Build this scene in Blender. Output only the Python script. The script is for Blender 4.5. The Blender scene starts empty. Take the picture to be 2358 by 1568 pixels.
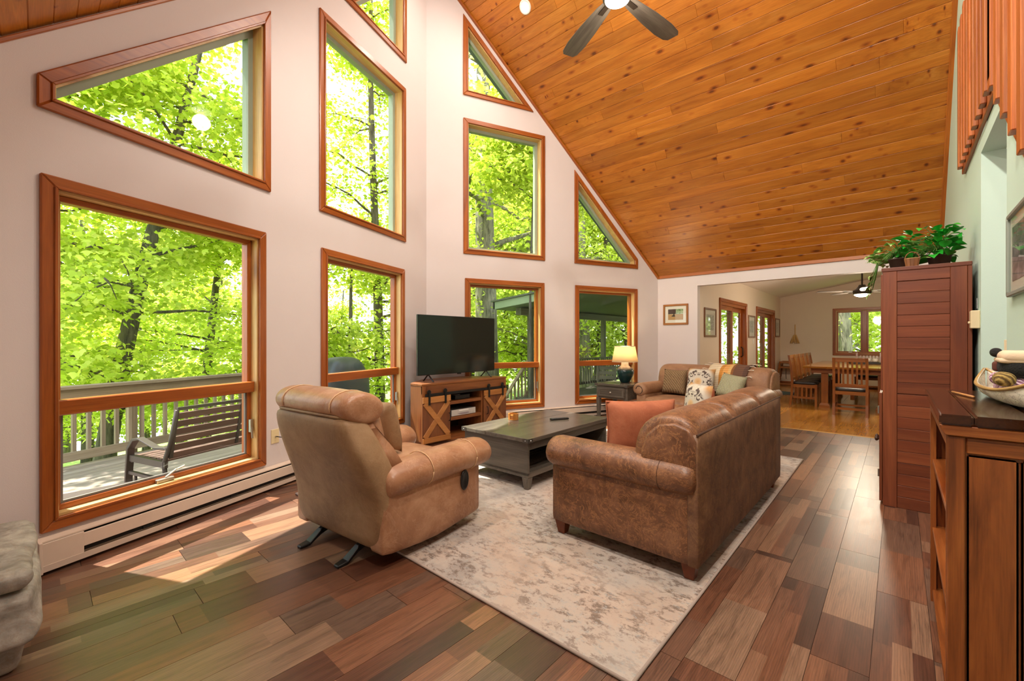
import bpy, bmesh, math, random
import numpy as np
from mathutils import Vector, Matrix
random.seed(7); np.random.seed(7)
sc = bpy.context.scene
COL = sc.collection
R = math.radians
# ------------------------------------------------------------------ camera
F_PX, H_CAM, YAW = 990.0, 1.30, math.atan((2070-1179)/990.0)
cam_d = bpy.data.cameras.new('camera'); cam = bpy.data.objects.new('camera', cam_d); COL.objects.link(cam)
cam_d.sensor_width = 36; cam_d.sensor_fit = 'HORIZONTAL'; cam_d.lens = 36*F_PX/2358
cam_d.clip_start = .02; cam_d.clip_end = 400
cam.location = (0, 0, H_CAM); cam.rotation_euler = (R(90), 0, YAW)
sc.camera = cam
FW = Vector((-math.sin(YAW), math.cos(YAW), 0)); RT = Vector((math.cos(YAW), math.sin(YAW), 0))
def onz(px, py, z=0.):
    d = FW + RT*((px-1179)/F_PX) + Vector((0, 0, -(py-784)/F_PX))
    return Vector((0, 0, H_CAM)) + d*((z-H_CAM)/d.z)
# ------------------------------------------------------------------ world, sun, exposure
SKY, SUN, EXPO = 3.2, 15.0, 0.34
w = bpy.data.worlds.new('sky'); sc.world = w; w.use_nodes = True
nt = w.node_tree; bg = nt.nodes['Background']
tc = nt.nodes.new('ShaderNodeTexCoord'); sx = nt.nodes.new('ShaderNodeSeparateXYZ'); nt.links.new(tc.outputs['Generated'], sx.inputs[0])
cr = nt.nodes.new('ShaderNodeValToRGB'); nt.links.new(sx.outputs['Z'], cr.inputs[0])
cr.color_ramp.elements[0].position = 0.0; cr.color_ramp.elements[0].color = (.93, .96, 1, 1)
cr.color_ramp.elements[1].position = 1.0; cr.color_ramp.elements[1].color = (.62, .78, 1, 1)
nt.links.new(cr.outputs[0], bg.inputs['Color']); bg.inputs['Strength'].default_value = SKY
sun_d = bpy.data.lights.new('sun', 'SUN'); sun_d.energy = SUN; sun_d.angle = R(.6); sun_d.color = (1, .95, .86)
sun = bpy.data.objects.new('sun', sun_d); COL.objects.link(sun)
sun.rotation_euler = Vector((.42, .22, -1.0)).to_track_quat('-Z', 'Y').to_euler()
vs = sc.view_settings
vs.view_transform = 'Standard'; vs.look = 'None'; vs.gamma = 1; vs.use_curve_mapping = False; vs.exposure = EXPO
try: sc.cycles.max_bounces = 10; sc.cycles.diffuse_bounces = 6; sc.cycles.transparent_max_bounces = 16
except Exception: pass
# ------------------------------------------------------------------ helpers
def tag(o, label=None, cat=None, group=None, kind=None):
    if label: o['label'] = label
    if cat: o['category'] = cat
    if group: o['group'] = group
    if kind: o['kind'] = kind
    return o
def empty(name, loc=(0, 0, 0), rz=0, label=None, cat=None, group=None, kind=None):
    o = bpy.data.objects.new(name, None); COL.objects.link(o); o.empty_display_size = .1
    o.location = loc; o.rotation_euler = (0, 0, rz)
    return tag(o, label, cat, group, kind)
def copy_tree(o, parent=None):
    c = o.copy(); COL.objects.link(c); c.parent = parent
    for ch in list(o.children): copy_tree(ch, c)
    return c
class MB:
    def __init__(s): s.v = []; s.f = []
    def add(s, vs, fs):
        n = len(s.v); s.v += [tuple(p) for p in vs]; s.f += [tuple(i+n for i in f) for f in fs]; return s
    def box(s, x0, x1, y0, y1, z0, z1, mtx=None):
        vs = [Vector(p) for p in ((x0,y0,z0),(x1,y0,z0),(x1,y1,z0),(x0,y1,z0),(x0,y0,z1),(x1,y0,z1),(x1,y1,z1),(x0,y1,z1))]
        if mtx: vs = [mtx @ p for p in vs]
        return s.add(vs, [(0,3,2,1),(4,5,6,7),(0,1,5,4),(1,2,6,5),(2,3,7,6),(3,0,4,7)])
    def bar(s, a, b, w, t, up=(0,0,1)):
        a, b = Vector(a), Vector(b); d = b-a; L = d.length; d.normalize()
        side = d.cross(Vector(up))
        if side.length < 1e-5: side = d.cross(Vector((1,0,0)))
        side.normalize(); u = side.cross(d)
        m = Matrix((( d.x,side.x,u.x,a.x),(d.y,side.y,u.y,a.y),(d.z,side.z,u.z,a.z),(0,0,0,1)))
        return s.box(0, L, -w/2, w/2, -t/2, t/2, m)
    def loft(s, loops, cap=True, closed=False):
        n = len(loops[0]); vs = [p for l in loops for p in l]; fs = []
        m = len(loops)
        for i in range(m if closed else m-1):
            a, b = i*n, ((i+1) % m)*n
            for j in range(n): k = (j+1) % n; fs.append((a+j, a+k, b+k, b+j))
        if cap and not closed: fs.append(tuple(range(n))[::-1]); fs.append(tuple((m-1)*n+j for j in range(n)))
        return s.add(vs, fs)
    def tube(s, path, rad, n=8, cap=True):
        path = [Vector(p) for p in path]; loops = []; pu = None
        for i, p in enumerate(path):
            d = (path[min(i+1, len(path)-1)]-path[max(i-1, 0)]).normalized()
            if pu is None: pu = Vector((0,0,1)) if abs(d.z) < .9 else Vector((1,0,0))
            x = d.cross(pu).normalized(); y = x.cross(d).normalized(); pu = y
            r = rad[i] if hasattr(rad, '__len__') else rad
            loops.append([p + x*math.cos(2*math.pi*k/n)*r + y*math.sin(2*math.pi*k/n)*r for k in range(n)])
        return s.loft(loops, cap)
    def lathe(s, prof, n=24, c=(0,0,0)):
        loops = [[(c[0]+r*math.cos(2*math.pi*k/n), c[1]+r*math.sin(2*math.pi*k/n), c[2]+z) for k in range(n)] for r, z in prof]
        return s.loft(loops, True)
    def prism(s, poly, a, b, ax='y'):
        def P(u, v, t): return {'y': (u, t, v), 'x': (t, u, v), 'z': (u, v, t)}[ax]
        return s.loft([[P(u, v, a) for u, v in poly], [P(u, v, b) for u, v in poly]], True)
    def build(s, name, m, parent=None, bevel=0, smooth=False, sub=0, seg=1, fix=True):
        me = bpy.data.meshes.new(name)
        me.from_pydata(s.v, [], s.f); 
        if fix or bevel:
            bm = bmesh.new(); bm.from_mesh(me)
            if fix: bmesh.ops.recalc_face_normals(bm, faces=bm.faces)
            if bevel:
                es = [e for e in bm.edges if len(e.link_faces) == 2 and e.calc_face_angle(0) > .5]
                bmesh.ops.bevel(bm, geom=es, offset=bevel, segments=seg, affect='EDGES', clamp_overlap=True)
            bm.to_mesh(me); bm.free()
        if smooth: me.polygons.foreach_set('use_smooth', [True]*len(me.polygons))
        me.materials.append(m)
        o = bpy.data.objects.new(name, me); COL.objects.link(o)
        if parent: o.parent = parent
        if sub:
            md = o.modifiers.new('sub', 'SUBSURF'); md.levels = sub; md.render_levels = sub
        return o
def B(*a, **k): return MB().box(*a, **k)
def rbox(sx, sy, sz, r, n=6, bulge=(0,0,0), c=(0,0,0), fn=None):
    """rounded, optionally puffed box as a closed quad mesh (verts welded)"""
    idx = {}; vs = []; fs = []
    h = Vector((sx/2, sy/2, sz/2))
    def key(p):
        k = tuple(round(q, 5) for q in p)
        if k in idx: return idx[k]
        u = Vector((p[0]*h.x, p[1]*h.y, p[2]*h.z))
        inn = Vector([max(-(h[i]-r), min(h[i]-r, u[i])) for i in range(3)])
        d = u-inn
        if d.length > 1e-9: d = d.normalized()*r
        q = inn+d
        for i in range(3):
            a, b = p[(i+1) % 3], p[(i+2) % 3]
            q[i] += bulge[i]*p[i]*(1-a*a)*(1-b*b)
        q = q+Vector(c)
        if fn: q = Vector(fn(q))
        idx[k] = len(vs); vs.append(q); return idx[k]
    g = [math.sin((-1+2*i/n)*math.pi/2)*.55+(-1+2*i/n)*.45 for i in range(n+1)]
    for ax in range(3):
        for sgn in (-1, 1):
            for i in range(n):
                for j in range(n):
                    q = []
                    for a, b in ((i,j),(i+1,j),(i+1,j+1),(i,j+1)):
                        p = [0,0,0]; p[ax] = sgn; p[(ax+1) % 3] = g[a]; p[(ax+2) % 3] = g[b]; q.append(key(p))
                    fs.append(tuple(q))
    return MB().add(vs, fs)
def pillow(w, h, t, n=14, pinch=.06):
    """throw cushion standing in the local xz plane, thickness along y"""
    vs = []; fs = []; idx = {}
    for s in (-1, 1):
        for i in range(n+1):
            for j in range(n+1):
                u = -1+2*i/n; v = -1+2*j/n
                if s == 1 and (i in (0, n) or j in (0, n)): idx[(s,i,j)] = idx[(-1,i,j)]; continue
                th = ((1-u**4)*(1-v**4))**.55
                px = u*(1-pinch*(1-v*v)*abs(u)); pz = v*(1-pinch*(1-u*u)*abs(v))
                idx[(s,i,j)] = len(vs); vs.append((px*w/2, s*t/2*th, pz*h/2+h/2))
    for s in (-1, 1):
        for i in range(n):
            for j in range(n):
                q = (idx[(s,i,j)], idx[(s,i+1,j)], idx[(s,i+1,j+1)], idx[(s,i,j+1)])
                fs.append(q if s == -1 else q[::-1])
    return MB().add(vs, fs)
# ------------------------------------------------------------------ materials
def lin(c):
    if isinstance(c, str): c = tuple(int(c[i:i+2], 16)/255 for i in (0, 2, 4))
    return tuple((x/12.92 if x <= .04045 else ((x+.055)/1.055)**2.4) for x in c)+(1,)
def nm(name):
    m = bpy.data.materials.new(name); m.use_nodes = True; return m, m.node_tree, m.node_tree.nodes['Principled BSDF']
def nd(nt, typ, ins=None, **kw):
    n = nt.nodes.new(typ)
    for k, v in kw.items(): setattr(n, k, v)
    for k, v in (ins or {}).items():
        if isinstance(v, bpy.types.NodeSocket): nt.links.new(v, n.inputs[k])
        else: n.inputs[k].default_value = v
    return n
def ramp(nt, fac, stops, interp='LINEAR'):
    n = nt.nodes.new('ShaderNodeValToRGB'); nt.links.new(fac, n.inputs[0]); r = n.color_ramp; r.interpolation = interp
    while len(r.elements) < len(stops): r.elements.new(.5)
    for e, (p, c) in zip(r.elements, stops): e.position = p; e.color = lin(c) if not isinstance(c, float) else (c, c, c, 1)
    return n.outputs[0]
def mul(nt, a, b, f=1.0, mode='MULTIPLY'):
    n = nt.nodes.new('ShaderNodeMix'); n.data_type = 'RGBA'; n.blend_type = mode
    if isinstance(f, bpy.types.NodeSocket): nt.links.new(f, n.inputs[0])
    else: n.inputs[0].default_value = f
    for s, v in ((6, a), (7, b)):
        if isinstance(v, bpy.types.NodeSocket): nt.links.new(v, n.inputs[s])
        else: n.inputs[s].default_value = v
    return n.outputs[2]
def mth(nt, op, a, b=0.0):
    n = nt.nodes.new('ShaderNodeMath'); n.operation = op
    for s, v in ((0, a), (1, b)):
        if isinstance(v, bpy.types.NodeSocket): nt.links.new(v, n.inputs[s])
        else: n.inputs[s].default_value = v
    return n.outputs[0]
def bump(nt, b, h, strength=.3, dist=.01):
    n = nd(nt, 'ShaderNodeBump', {'Height': h, 'Strength': strength, 'Distance': dist}); nt.links.new(n.outputs[0], b.inputs['Normal'])
def ocoord(nt, scale=(1,1,1), rnd=True):
    t = nt.nodes.new('ShaderNodeTexCoord'); out = t.outputs['Object']
    if rnd:
        oi = nt.nodes.new('ShaderNodeObjectInfo'); cx = nd(nt, 'ShaderNodeCombineXYZ')
        r = oi.outputs['Random']
        nt.links.new(mth(nt, 'MULTIPLY', r, 37.), cx.inputs[0]); nt.links.new(mth(nt, 'MULTIPLY', r, 91.), cx.inputs[1]); nt.links.new(mth(nt, 'MULTIPLY', r, 53.), cx.inputs[2])
        a = nd(nt, 'ShaderNodeVectorMath', {0: out, 1: cx.outputs[0]}, operation='ADD'); out = a.outputs[0]
    mp = nd(nt, 'ShaderNodeVectorMath', {0: out, 1: scale}, operation='MULTIPLY')
    return mp.outputs[0]
_c = {}
def plain(name, c, rough=.5, metal=0, var=0, nscale=20, bmp=0, bscale=80, emit=0, spec=.5, sheen=0):
    if name in _c: return _c[name]
    m, nt, b = nm(name); _c[name] = m
    b.inputs['Roughness'].default_value = rough; b.inputs['Metallic'].default_value = metal
    b.inputs['Specular IOR Level'].default_value = spec
    if sheen: b.inputs['Sheen Weight'].default_value = sheen
    co = ocoord(nt, (1,1,1))
    n = nd(nt, 'ShaderNodeTexNoise', {'Vector': co, 'Scale': nscale, 'Detail': 4.})
    k = lin(c); v = max(var, .02)
    lo = tuple(x*(1-v) for x in k[:3])+(1,); hi = tuple(min(1, x*(1+v)) for x in k[:3])+(1,)
    nt.links.new(mul(nt, lo, hi, n.outputs[0], 'MIX'), b.inputs['Base Color'])
    if bmp:
        n2 = nd(nt, 'ShaderNodeTexNoise', {'Vector': co, 'Scale': bscale, 'Detail': 3.}); bump(nt, b, n2.outputs[0], bmp, .004)
    if emit:
        b.inputs['Emission Color'].default_value = k; b.inputs['Emission Strength'].default_value = emit
    return m
def wood(name, stops, axis=0, rough=.4, scale=1., knots=0., var=.35, bmp=.08, spec=.5):
    key = name+'xyz'[axis]
    if key in _c: return _c[key]
    m, nt, b = nm(key); _c[key] = m
    s = [9*scale]*3; s[axis] = .7*scale
    co = ocoord(nt, tuple(s))
    n1 = nd(nt, 'ShaderNodeTexNoise', {'Vector': co, 'Scale': 1., 'Detail': 5., 'Roughness': .6, 'Distortion': .8})
    col = ramp(nt, n1.outputs[0], stops)
    s2 = [130*scale]*3; s2[axis] = 4*scale
    n2 = nd(nt, 'ShaderNodeTexNoise', {'Vector': ocoord(nt, tuple(s2)), 'Scale': 1., 'Detail': 2.})
    col = mul(nt, col, ramp(nt, n2.outputs[0], [(.3, .62), (.65, 1.)]), .55)
    oi = nt.nodes.new('ShaderNodeObjectInfo')
    wn = nd(nt, 'ShaderNodeTexWhiteNoise', {'W': oi.outputs['Random']}, noise_dimensions='1D')
    col = mul(nt, col, ramp(nt, wn.outputs[0], [(0., 1-var), (1., 1.)]), 1.)
    if knots:
        s3 = [7.2]*3; s3[axis] = 2.6
        vo = nd(nt, 'ShaderNodeTexVoronoi', {'Vector': ocoord(nt, tuple(s3)), 'Scale': knots, 'Randomness': 1.})
        nn = nd(nt, 'ShaderNodeTexNoise', {'Vector': co, 'Scale': 4.})
        sel = nd(nt, 'ShaderNodeSeparateColor', {0: vo.outputs['Color']}); pen = mth(nt, 'GREATER_THAN', sel.outputs[0], .6)
        d = mth(nt, 'ADD', mth(nt, 'ADD', vo.outputs['Distance'], pen), mth(nt, 'MULTIPLY', mth(nt, 'SUBTRACT', nn.outputs[0], .5), .1))
        col = mul(nt, col, ramp(nt, d, [(.05, '4a2814'), (.085, '8a5a34'), (.11, '6a3c1e'), (.17, 'd0aa88'), (.3, 'ffffff')]), .85)
    nt.links.new(col, b.inputs['Base Color'])
    b.inputs['Roughness'].default_value = rough; b.inputs['Specular IOR Level'].default_value = spec
    if bmp: bump(nt, b, n2.outputs[0], bmp, .003)
    return m
# ---- shared materials
PAINT = plain('wall_paint_warm', 'd6cdcb', .6, var=.015, nscale=6, bmp=.12, bscale=220)
WINDOW_TINT = plain('wall_paint_window_tint', 'bfd8cb', .6, var=.015, nscale=6, bmp=.12, bscale=220)  # green tint of the window light put into the wall colour
DPAINT = plain('wall_paint_dining', 'decdb8', .6, var=.02, nscale=6, bmp=.12, bscale=220)
TEXCEIL = plain('textured_ceiling', 'ebe2da', .8, var=.04, nscale=30, bmp=.8, bscale=60)
def pine(axis=0): return wood('pine_ceiling', [(.22, '8e480f'), (.42, 'b86c1e'), (.6, 'c67a28'), (.8, 'd68e3c')], axis, .34, 1., knots=1.25, var=.27)
def trimw(axis=0): return wood('stained_trim', [(.25, '8a4416'), (.5, 'a8591f'), (.8, 'bd6f2d')], axis, .32, 1.5, var=.15)
def jambw(axis=0): return wood('pale_pine', [(.25, 'c79c58'), (.5, 'dcb678'), (.8, 'e8c98f')], axis, .45, 1.2, knots=.4, var=.1)
SAGE = plain('sage_exterior_trim', '8f9a86', .6, var=.05)
def glass_mat():
    m = bpy.data.materials.new('window_glass'); m.use_nodes = True; nt = m.node_tree
    for n in list(nt.nodes): nt.nodes.remove(n)
    out = nt.nodes.new('ShaderNodeOutputMaterial')
    t = nd(nt, 'ShaderNodeBsdfTransparent', {'Color': (.96, .98, .97, 1)}); g = nd(nt, 'ShaderNodeBsdfGlossy', {'Roughness': .01})
    lw = nd(nt, 'ShaderNodeLayerWeight', {'Blend': .5}); fr = mth(nt, 'ADD', .016, mth(nt, 'MULTIPLY', mth(nt, 'POWER', lw.outputs['Facing'], 4.), .5))
    mx = nd(nt, 'ShaderNodeMixShader', {0: fr, 1: t.outputs[0], 2: g.outputs[0]})
    nt.links.new(mx.outputs[0], out.inputs[0]); return m
GLASS = glass_mat()
def floor_mat():
    m, nt, b = nm('multi_strip_plank'); W, L = .19, .62
    oi = nt.nodes.new('ShaderNodeObjectInfo'); r = oi.outputs['Random']
    t = nt.nodes.new('ShaderNodeTexCoord'); s = nd(nt, 'ShaderNodeSeparateXYZ', {0: t.outputs['Object']})
    ns = mth(nt, 'ADD', 1., mth(nt, 'FLOOR', mth(nt, 'MULTIPLY', mth(nt, 'FRACT', mth(nt, 'MULTIPLY', r, 17.3)), 2.6)))
    strip = mth(nt, 'FLOOR', mth(nt, 'MULTIPLY', mth(nt, 'ADD', mth(nt, 'DIVIDE', s.outputs[0], W), .5), ns))
    w1 = nd(nt, 'ShaderNodeTexWhiteNoise', {'Vector': nd(nt, 'ShaderNodeCombineXYZ', {0: strip, 1: mth(nt, 'MULTIPLY', r, 71.)}).outputs[0]}, noise_dimensions='3D')
    v = mth(nt, 'FLOOR', mth(nt, 'ADD', mth(nt, 'DIVIDE', s.outputs[1], L), mth(nt, 'MULTIPLY', w1.outputs[0], 3.)))
    w2 = nd(nt, 'ShaderNodeTexWhiteNoise', {'Vector': nd(nt, 'ShaderNodeCombineXYZ', {0: strip, 1: v, 2: mth(nt, 'MULTIPLY', r, 113.)}).outputs[0]}, noise_dimensions='3D')
    col = ramp(nt, w2.outputs[0], [(0., '3f271c'), (.18, '5c3625'), (.36, '6f4630'), (.5, '604a3c'), (.66, '7e5036'), (.82, '836752'), (1., '8f6244')])
    co = nd(nt, 'ShaderNodeVectorMath', {0: t.outputs['Object'], 1: w2.outputs[1]}, operation='ADD').outputs[0]
    g1 = nd(nt, 'ShaderNodeTexNoise', {'Vector': nd(nt, 'ShaderNodeVectorMath', {0: co, 1: (26., 2.2, 1.)}, operation='MULTIPLY').outputs[0], 'Scale': 1., 'Detail': 6., 'Roughness': .7, 'Distortion': 1.4})
    col = mul(nt, col, ramp(nt, g1.outputs[0], [(.28, .42), (.5, .95), (.72, 1.3)]), .9)
    wv = nd(nt, 'ShaderNodeTexWave', {'Vector': nd(nt, 'ShaderNodeVectorMath', {0: co, 1: (16., 1.4, 1.)}, operation='MULTIPLY').outputs[0], 'Scale': 2.2, 'Distortion': 7., 'Detail': 3., 'Detail Scale': 1.2}, bands_direction='X')
    col = mul(nt, col, ramp(nt, wv.outputs[0], [(.0, .55), (.35, 1.), (1., 1.08)]), .55)
    g2 = nd(nt, 'ShaderNodeTexNoise', {'Vector': nd(nt, 'ShaderNodeVectorMath', {0: co, 1: (230., 9., 1.)}, operation='MULTIPLY').outputs[0], 'Scale': 1., 'Detail': 2.})
    col = mul(nt, col, ramp(nt, g2.outputs[0], [(.3, .6), (.6, 1.)]), .45)
    nt.links.new(col, b.inputs['Base Color']); b.inputs['Roughness'].default_value = .33
    rr = mth(nt, 'ADD', .24, mth(nt, 'MULTIPLY', g1.outputs[0], .2)); nt.links.new(rr, b.inputs['Roughness'])
    bump(nt, b, g2.outputs[0], .12, .002); b.inputs['Specular IOR Level'].default_value = .8; b.inputs['Coat Weight'].default_value = .12; b.inputs['Coat Roughness'].default_value = .35; return m
FLOORM = floor_mat()
DFLOORM = wood('honey_oak_floor', [(.2, 'a8641c'), (.5, 'c48430'), (.8, 'd69c4c')], 1, .16, .8, var=.22)
# ---- geometry of the prow room (metres)
APEX = Vector((-5.073, 3.789, 0)); AA, AB = R(21.7), R(23)
DA = Vector((-math.sin(AA), math.cos(AA), 0)); DB = Vector((math.sin(AB), math.cos(AB), 0))
YC, YD, ZE, K = 7.825, -.51, 2.497, 1.09
YR = (YC+YD)/2; TH = math.atan(K); XR = .42
def zr(y): return ZE+K*(YC-y) if y > YR else ZE+K*(y-YD)
def xl(y): return APEX.x+(y-APEX.y)*math.tan(AB) if y > APEX.y else APEX.x+(APEX.y-y)*math.tan(AA)
SA0 = -(APEX.y-YD)/math.cos(AA); SB1 = (YC-APEX.y)/math.cos(AB)
def frame(origin, d):
    n = Vector((-d.y, d.x, 0)); return Matrix(((d.x, n.x, 0, origin.x), (d.y, n.y, 0, origin.y), (d.z, n.z, 1, origin.z), (0, 0, 0, 1)))
def offset(poly, w):
    n = len(poly); L = []
    for i in range(n):
        a, b = Vector(poly[i]), Vector(poly[(i+1) % n]); d = (b-a).normalized(); nrm = Vector((-d.y, d.x)); L.append((a+nrm*w, d))
    out = []
    for i in range(n):
        p, d = L[i-1]; q, e = L[i]; den = d.x*e.y-d.y*e.x; t = ((q.x-p.x)*e.y-(q.y-p.y)*e.x)/den; out.append(tuple(p+d*t))
    return out
def wall(name, outline, holes, origin, d, thick, m, label, mo=None):
    mt = frame(origin, d); bm = bmesh.new(); loops = []
    for lp in [outline]+holes:
        vs = [bm.verts.new((u, 0, v)) for u, v in lp]; loops.append(vs)
        for i in range(len(vs)): bm.edges.new((vs[i], vs[(i+1) % len(vs)]))
    r = bmesh.ops.triangle_fill(bm, use_beauty=True, use_dissolve=False, edges=bm.edges[:], normal=(0, -1, 0))
    front = [f for f in bm.faces]
    for f in front:
        f.normal_update()
        if f.normal.y > 0: f.normal_flip()
    mp = {v: bm.verts.new((v.co.x, thick, v.co.z)) for v in bm.verts[:]}
    for f in front:
        g = bm.faces.new([mp[v] for v in reversed(f.verts)]); g.material_index = 1
    for k, vs in enumerate(loops):
        for i in range(len(vs)):
            a, b = vs[i], vs[(i+1) % len(vs)]; bm.faces.new((a, b, mp[b], mp[a]))
    bmesh.ops.recalc_face_normals(bm, faces=bm.faces[:])
    me = bpy.data.meshes.new(name); bm.to_mesh(me); bm.free(); me.materials.append(m); me.materials.append(mo or m)
    o = bpy.data.objects.new(name, me); COL.objects.link(o); o.matrix_world = mt
    return tag(o, label, 'wall', kind='structure')
# ---- windows: outlines of the outer casing on the two prow walls (s along wall, z up)
CW = .07
def rect(a, b, c, d): return [(a, c), (b, c), (b, d), (a, d)]
WA = {1: [(-4.073, 2.602), (-2.585, 2.602), (-2.585, 4.20), (-4.073, 2.785)], 2: rect(-4.061, -2.632, .218, 2.238),
      3: rect(-2.025, -.532, 2.602, 4.64), 4: rect(-2.002, -.56, .218, 2.238), 5: [(-1.70, 4.985), (-.515, 4.985), (-.515, 6.22)]}
WB = {6: [(.552, 4.985), (1.745, 4.985), (.552, 6.195)], 7: rect(.555, 1.956, 2.602, 4.64), 8: [(2.524, 2.605), (3.895, 2.605), (3.895, 2.78), (2.524, 4.19)],
      9: rect(.58, 1.944, .218, 2.238), 10: rect(2.537, 3.885, .218, 2.238)}
WL = {1: 'sloped-top stained wood window above the wide window at far left', 2: 'wide stained wood window over a crank awning, bench outside',
      3: 'tall fixed window left of the prow corner in the middle row', 4: 'stained wood window over awning behind the recliner, covered grill outside',
      5: 'triangular window at the top left of the prow corner', 6: 'narrow triangular window right of the prow corner beside the ceiling slope',
      7: 'tall fixed window above the television, right of the corner', 8: 'triangular window above the lamp under the sloped ceiling',
      9: 'stained wood window partly hidden by the television', 10: 'stained wood window behind the table lamp, porch outside'}
wall('wall_prow_left', [(SA0, -.25), (0, -.25), (0, zr(APEX.y)+.02), (-(APEX.y-YR)/math.cos(AA), zr(YR)+.02), (SA0, ZE+.02)], [offset(WA[i], CW) for i in WA], APEX, DA, .16, PAINT, 'off-white left prow wall with five stained windows', SAGE)
wall('wall_prow_right', [(0, -.25), (SB1, -.25), (SB1, ZE+.02), (0, zr(APEX.y)+.02)], [offset(WB[i], CW) for i in WB], APEX, DB, .16, PAINT, 'off-white right prow wall with five stained windows', SAGE)
METAL = plain('brushed_nickel', 'b9b4aa', .35, metal=.9); BLACKM = plain('black_iron', '23211f', .45, metal=.5)
SCREENF = plain('screen_frame_grey', '6f6a66', .5)
def ringparts(par, poly, w, d0, d1, name, mf, bev=.004):
    inn = offset(poly, w); n = len(poly)
    for i in range(n):
        j = (i+1) % n; q = [poly[i], poly[j], inn[j], inn[i]]
        ax = 0 if abs(poly[j][0]-poly[i][0]) > abs(poly[j][1]-poly[i][1]) else 2
        MB().prism(q, d0, d1, 'y').build(name, mf(ax), par, bevel=bev)
    return inn
def pane(par, poly, d):
    MB().prism(poly, d-.003, d+.003, 'y').build('pane', GLASS, par)
def window(no, poly, d, op):
    e = empty('window_%d' % no, label=WL[no], cat='window', kind='structure'); e.matrix_world = frame(APEX, d)
    inn = ringparts(e, poly, CW, -.022, 0, 'casing', trimw, .006)
    ringparts(e, offset(poly, CW-.014), .016, -.032, -.02, 'casing_bead', trimw, .003)
    ringparts(e, inn, .014, -.004, .10, 'jamb', jambw, 0)
    q = offset(inn, .0135)
    if not op:
        ringparts(e, q, .045, .10, .17, 'exterior_trim', lambda a: SAGE, 0)
        pane(e, offset(q, .04), .125)
    else:
        x0, x1 = q[0][0], q[1][0]; z0, z1 = q[0][1], q[2][1]
        sash = ringparts(e, rect(x0, x1, .905, z1), .036, .06, .13, 'sash', trimw, .004)
        pane(e, offset(rect(x0, x1, .905, z1), .03), .105)
        lo = ringparts(e, rect(x0, x1, z0, .905), .036, .06, .13, 'awning_sash', trimw, .004)
        ringparts(e, lo, .014, .07, .085, 'screen_frame', lambda a: SCREENF, 0)
        pane(e, offset(rect(x0, x1, z0, .905), .03), .115)
        B(x0, x1, .018, .075, .862, .952).build('mullion_rail', trimw(0), e, bevel=.006)
        xm = (x0+x1)/2-.05
        mb = B(xm-.055, xm+.055, .028, .056, z0+.001, z0+.028); mb.bar((xm, .04, z0+.03), (xm+.075, .035, z0+.075), .016, .01); mb.bar((xm+.07, .035, z0+.07), (xm+.13, .035, z0+.085), .016, .01)
        mb.build('crank_handle', METAL, e, bevel=.004)
        mb = B(x1-.03, x1-.008, .03, .058, .52, .63); mb.bar((x1-.02, .028, .56), (x1-.02, .02, .47), .018, .008); mb.build('latch', METAL, e, bevel=.003)
    return e
for i in WA: window(i, WA[i], DA, i in (2, 4))
for i in WB: window(i, WB[i], DB, i in (9, 10))
# ---- back wall with the wide opening to the dining room
wall('wall_back', [(xl(YC)-.05, -.25), (-2.642, -.25), (-2.642, 2.267), (2.2, 2.267), (2.2, -.25), (3.2, -.25), (3.2, ZE+.02), (xl(YC)-.05, ZE+.02)], [], Vector((0, YC, 0)), Vector((1, 0, 0)), .13, PAINT, 'off-white wall with a wide opening to the dining room')
# ---- right wall: green window light in its colour, loft edge, stair slope, hall opening
ST = lambda y: 2.70-.78*(3.60-y)
o = wall('wall_right', [(-YC-.1, -.05), (-4.36, -.05), (-4.36, 2.59), (-3.41, 2.59), (-3.41, -.05), (-.2, -.05), (-.2, .12), (-3.41, ST(3.41)), (-3.60, 2.70), (-5.26, 2.70), (-5.26, zr(5.26)+.02), (-YC, ZE+.02), (-YC-.1, ZE)], [], Vector((XR, 0, 0)), Vector((0, -1, 0)), .12, WINDOW_TINT, 'wall with pale green window tint beside the tall wooden cabinet')
wall('wall_hall', [(XR+.12, -.05), (3.0, -.05), (3.0, 2.6), (XR+.12, 2.6)], [], Vector((0, 4.36, 0)), Vector((1, 0, 0)), .1, PAINT, 'pinkish hall wall seen through the opening at right')
wall('wall_stair', [(-3.0, -.05), (-XR-.12, -.05), (-XR-.12, 2.6), (-3.0, 2.6)], [], Vector((0, 3.41, 0)), Vector((-1, 0, 0)), .1, PAINT, 'hall wall under the stairs')
tag(B(XR+.115, 3.1, 3.3, 5.26, 2.585, 2.69).build('ceiling_hall', TEXCEIL), 'textured hall ceiling under the loft', 'ceiling', kind='structure')
wall('wall_far_right', [(-YC, -.05), (-YD, -.05), (-YD, 2.6), (-YR, 7.1), (-YC, 2.6)], [], Vector((3.1, 0, 0)), Vector((0, -1, 0)), .1, PAINT, 'plain wall behind the loft and stairs')
wall('wall_near', [(-3.1, -.25), (-xl(YD)+.05, -.25), (-xl(YD)+.05, ZE+.02), (-3.1, ZE+.02)], [], Vector((0, YD, 0)), Vector((-1, 0, 0)), .13, PAINT, 'plain eave wall behind the camera')
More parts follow.
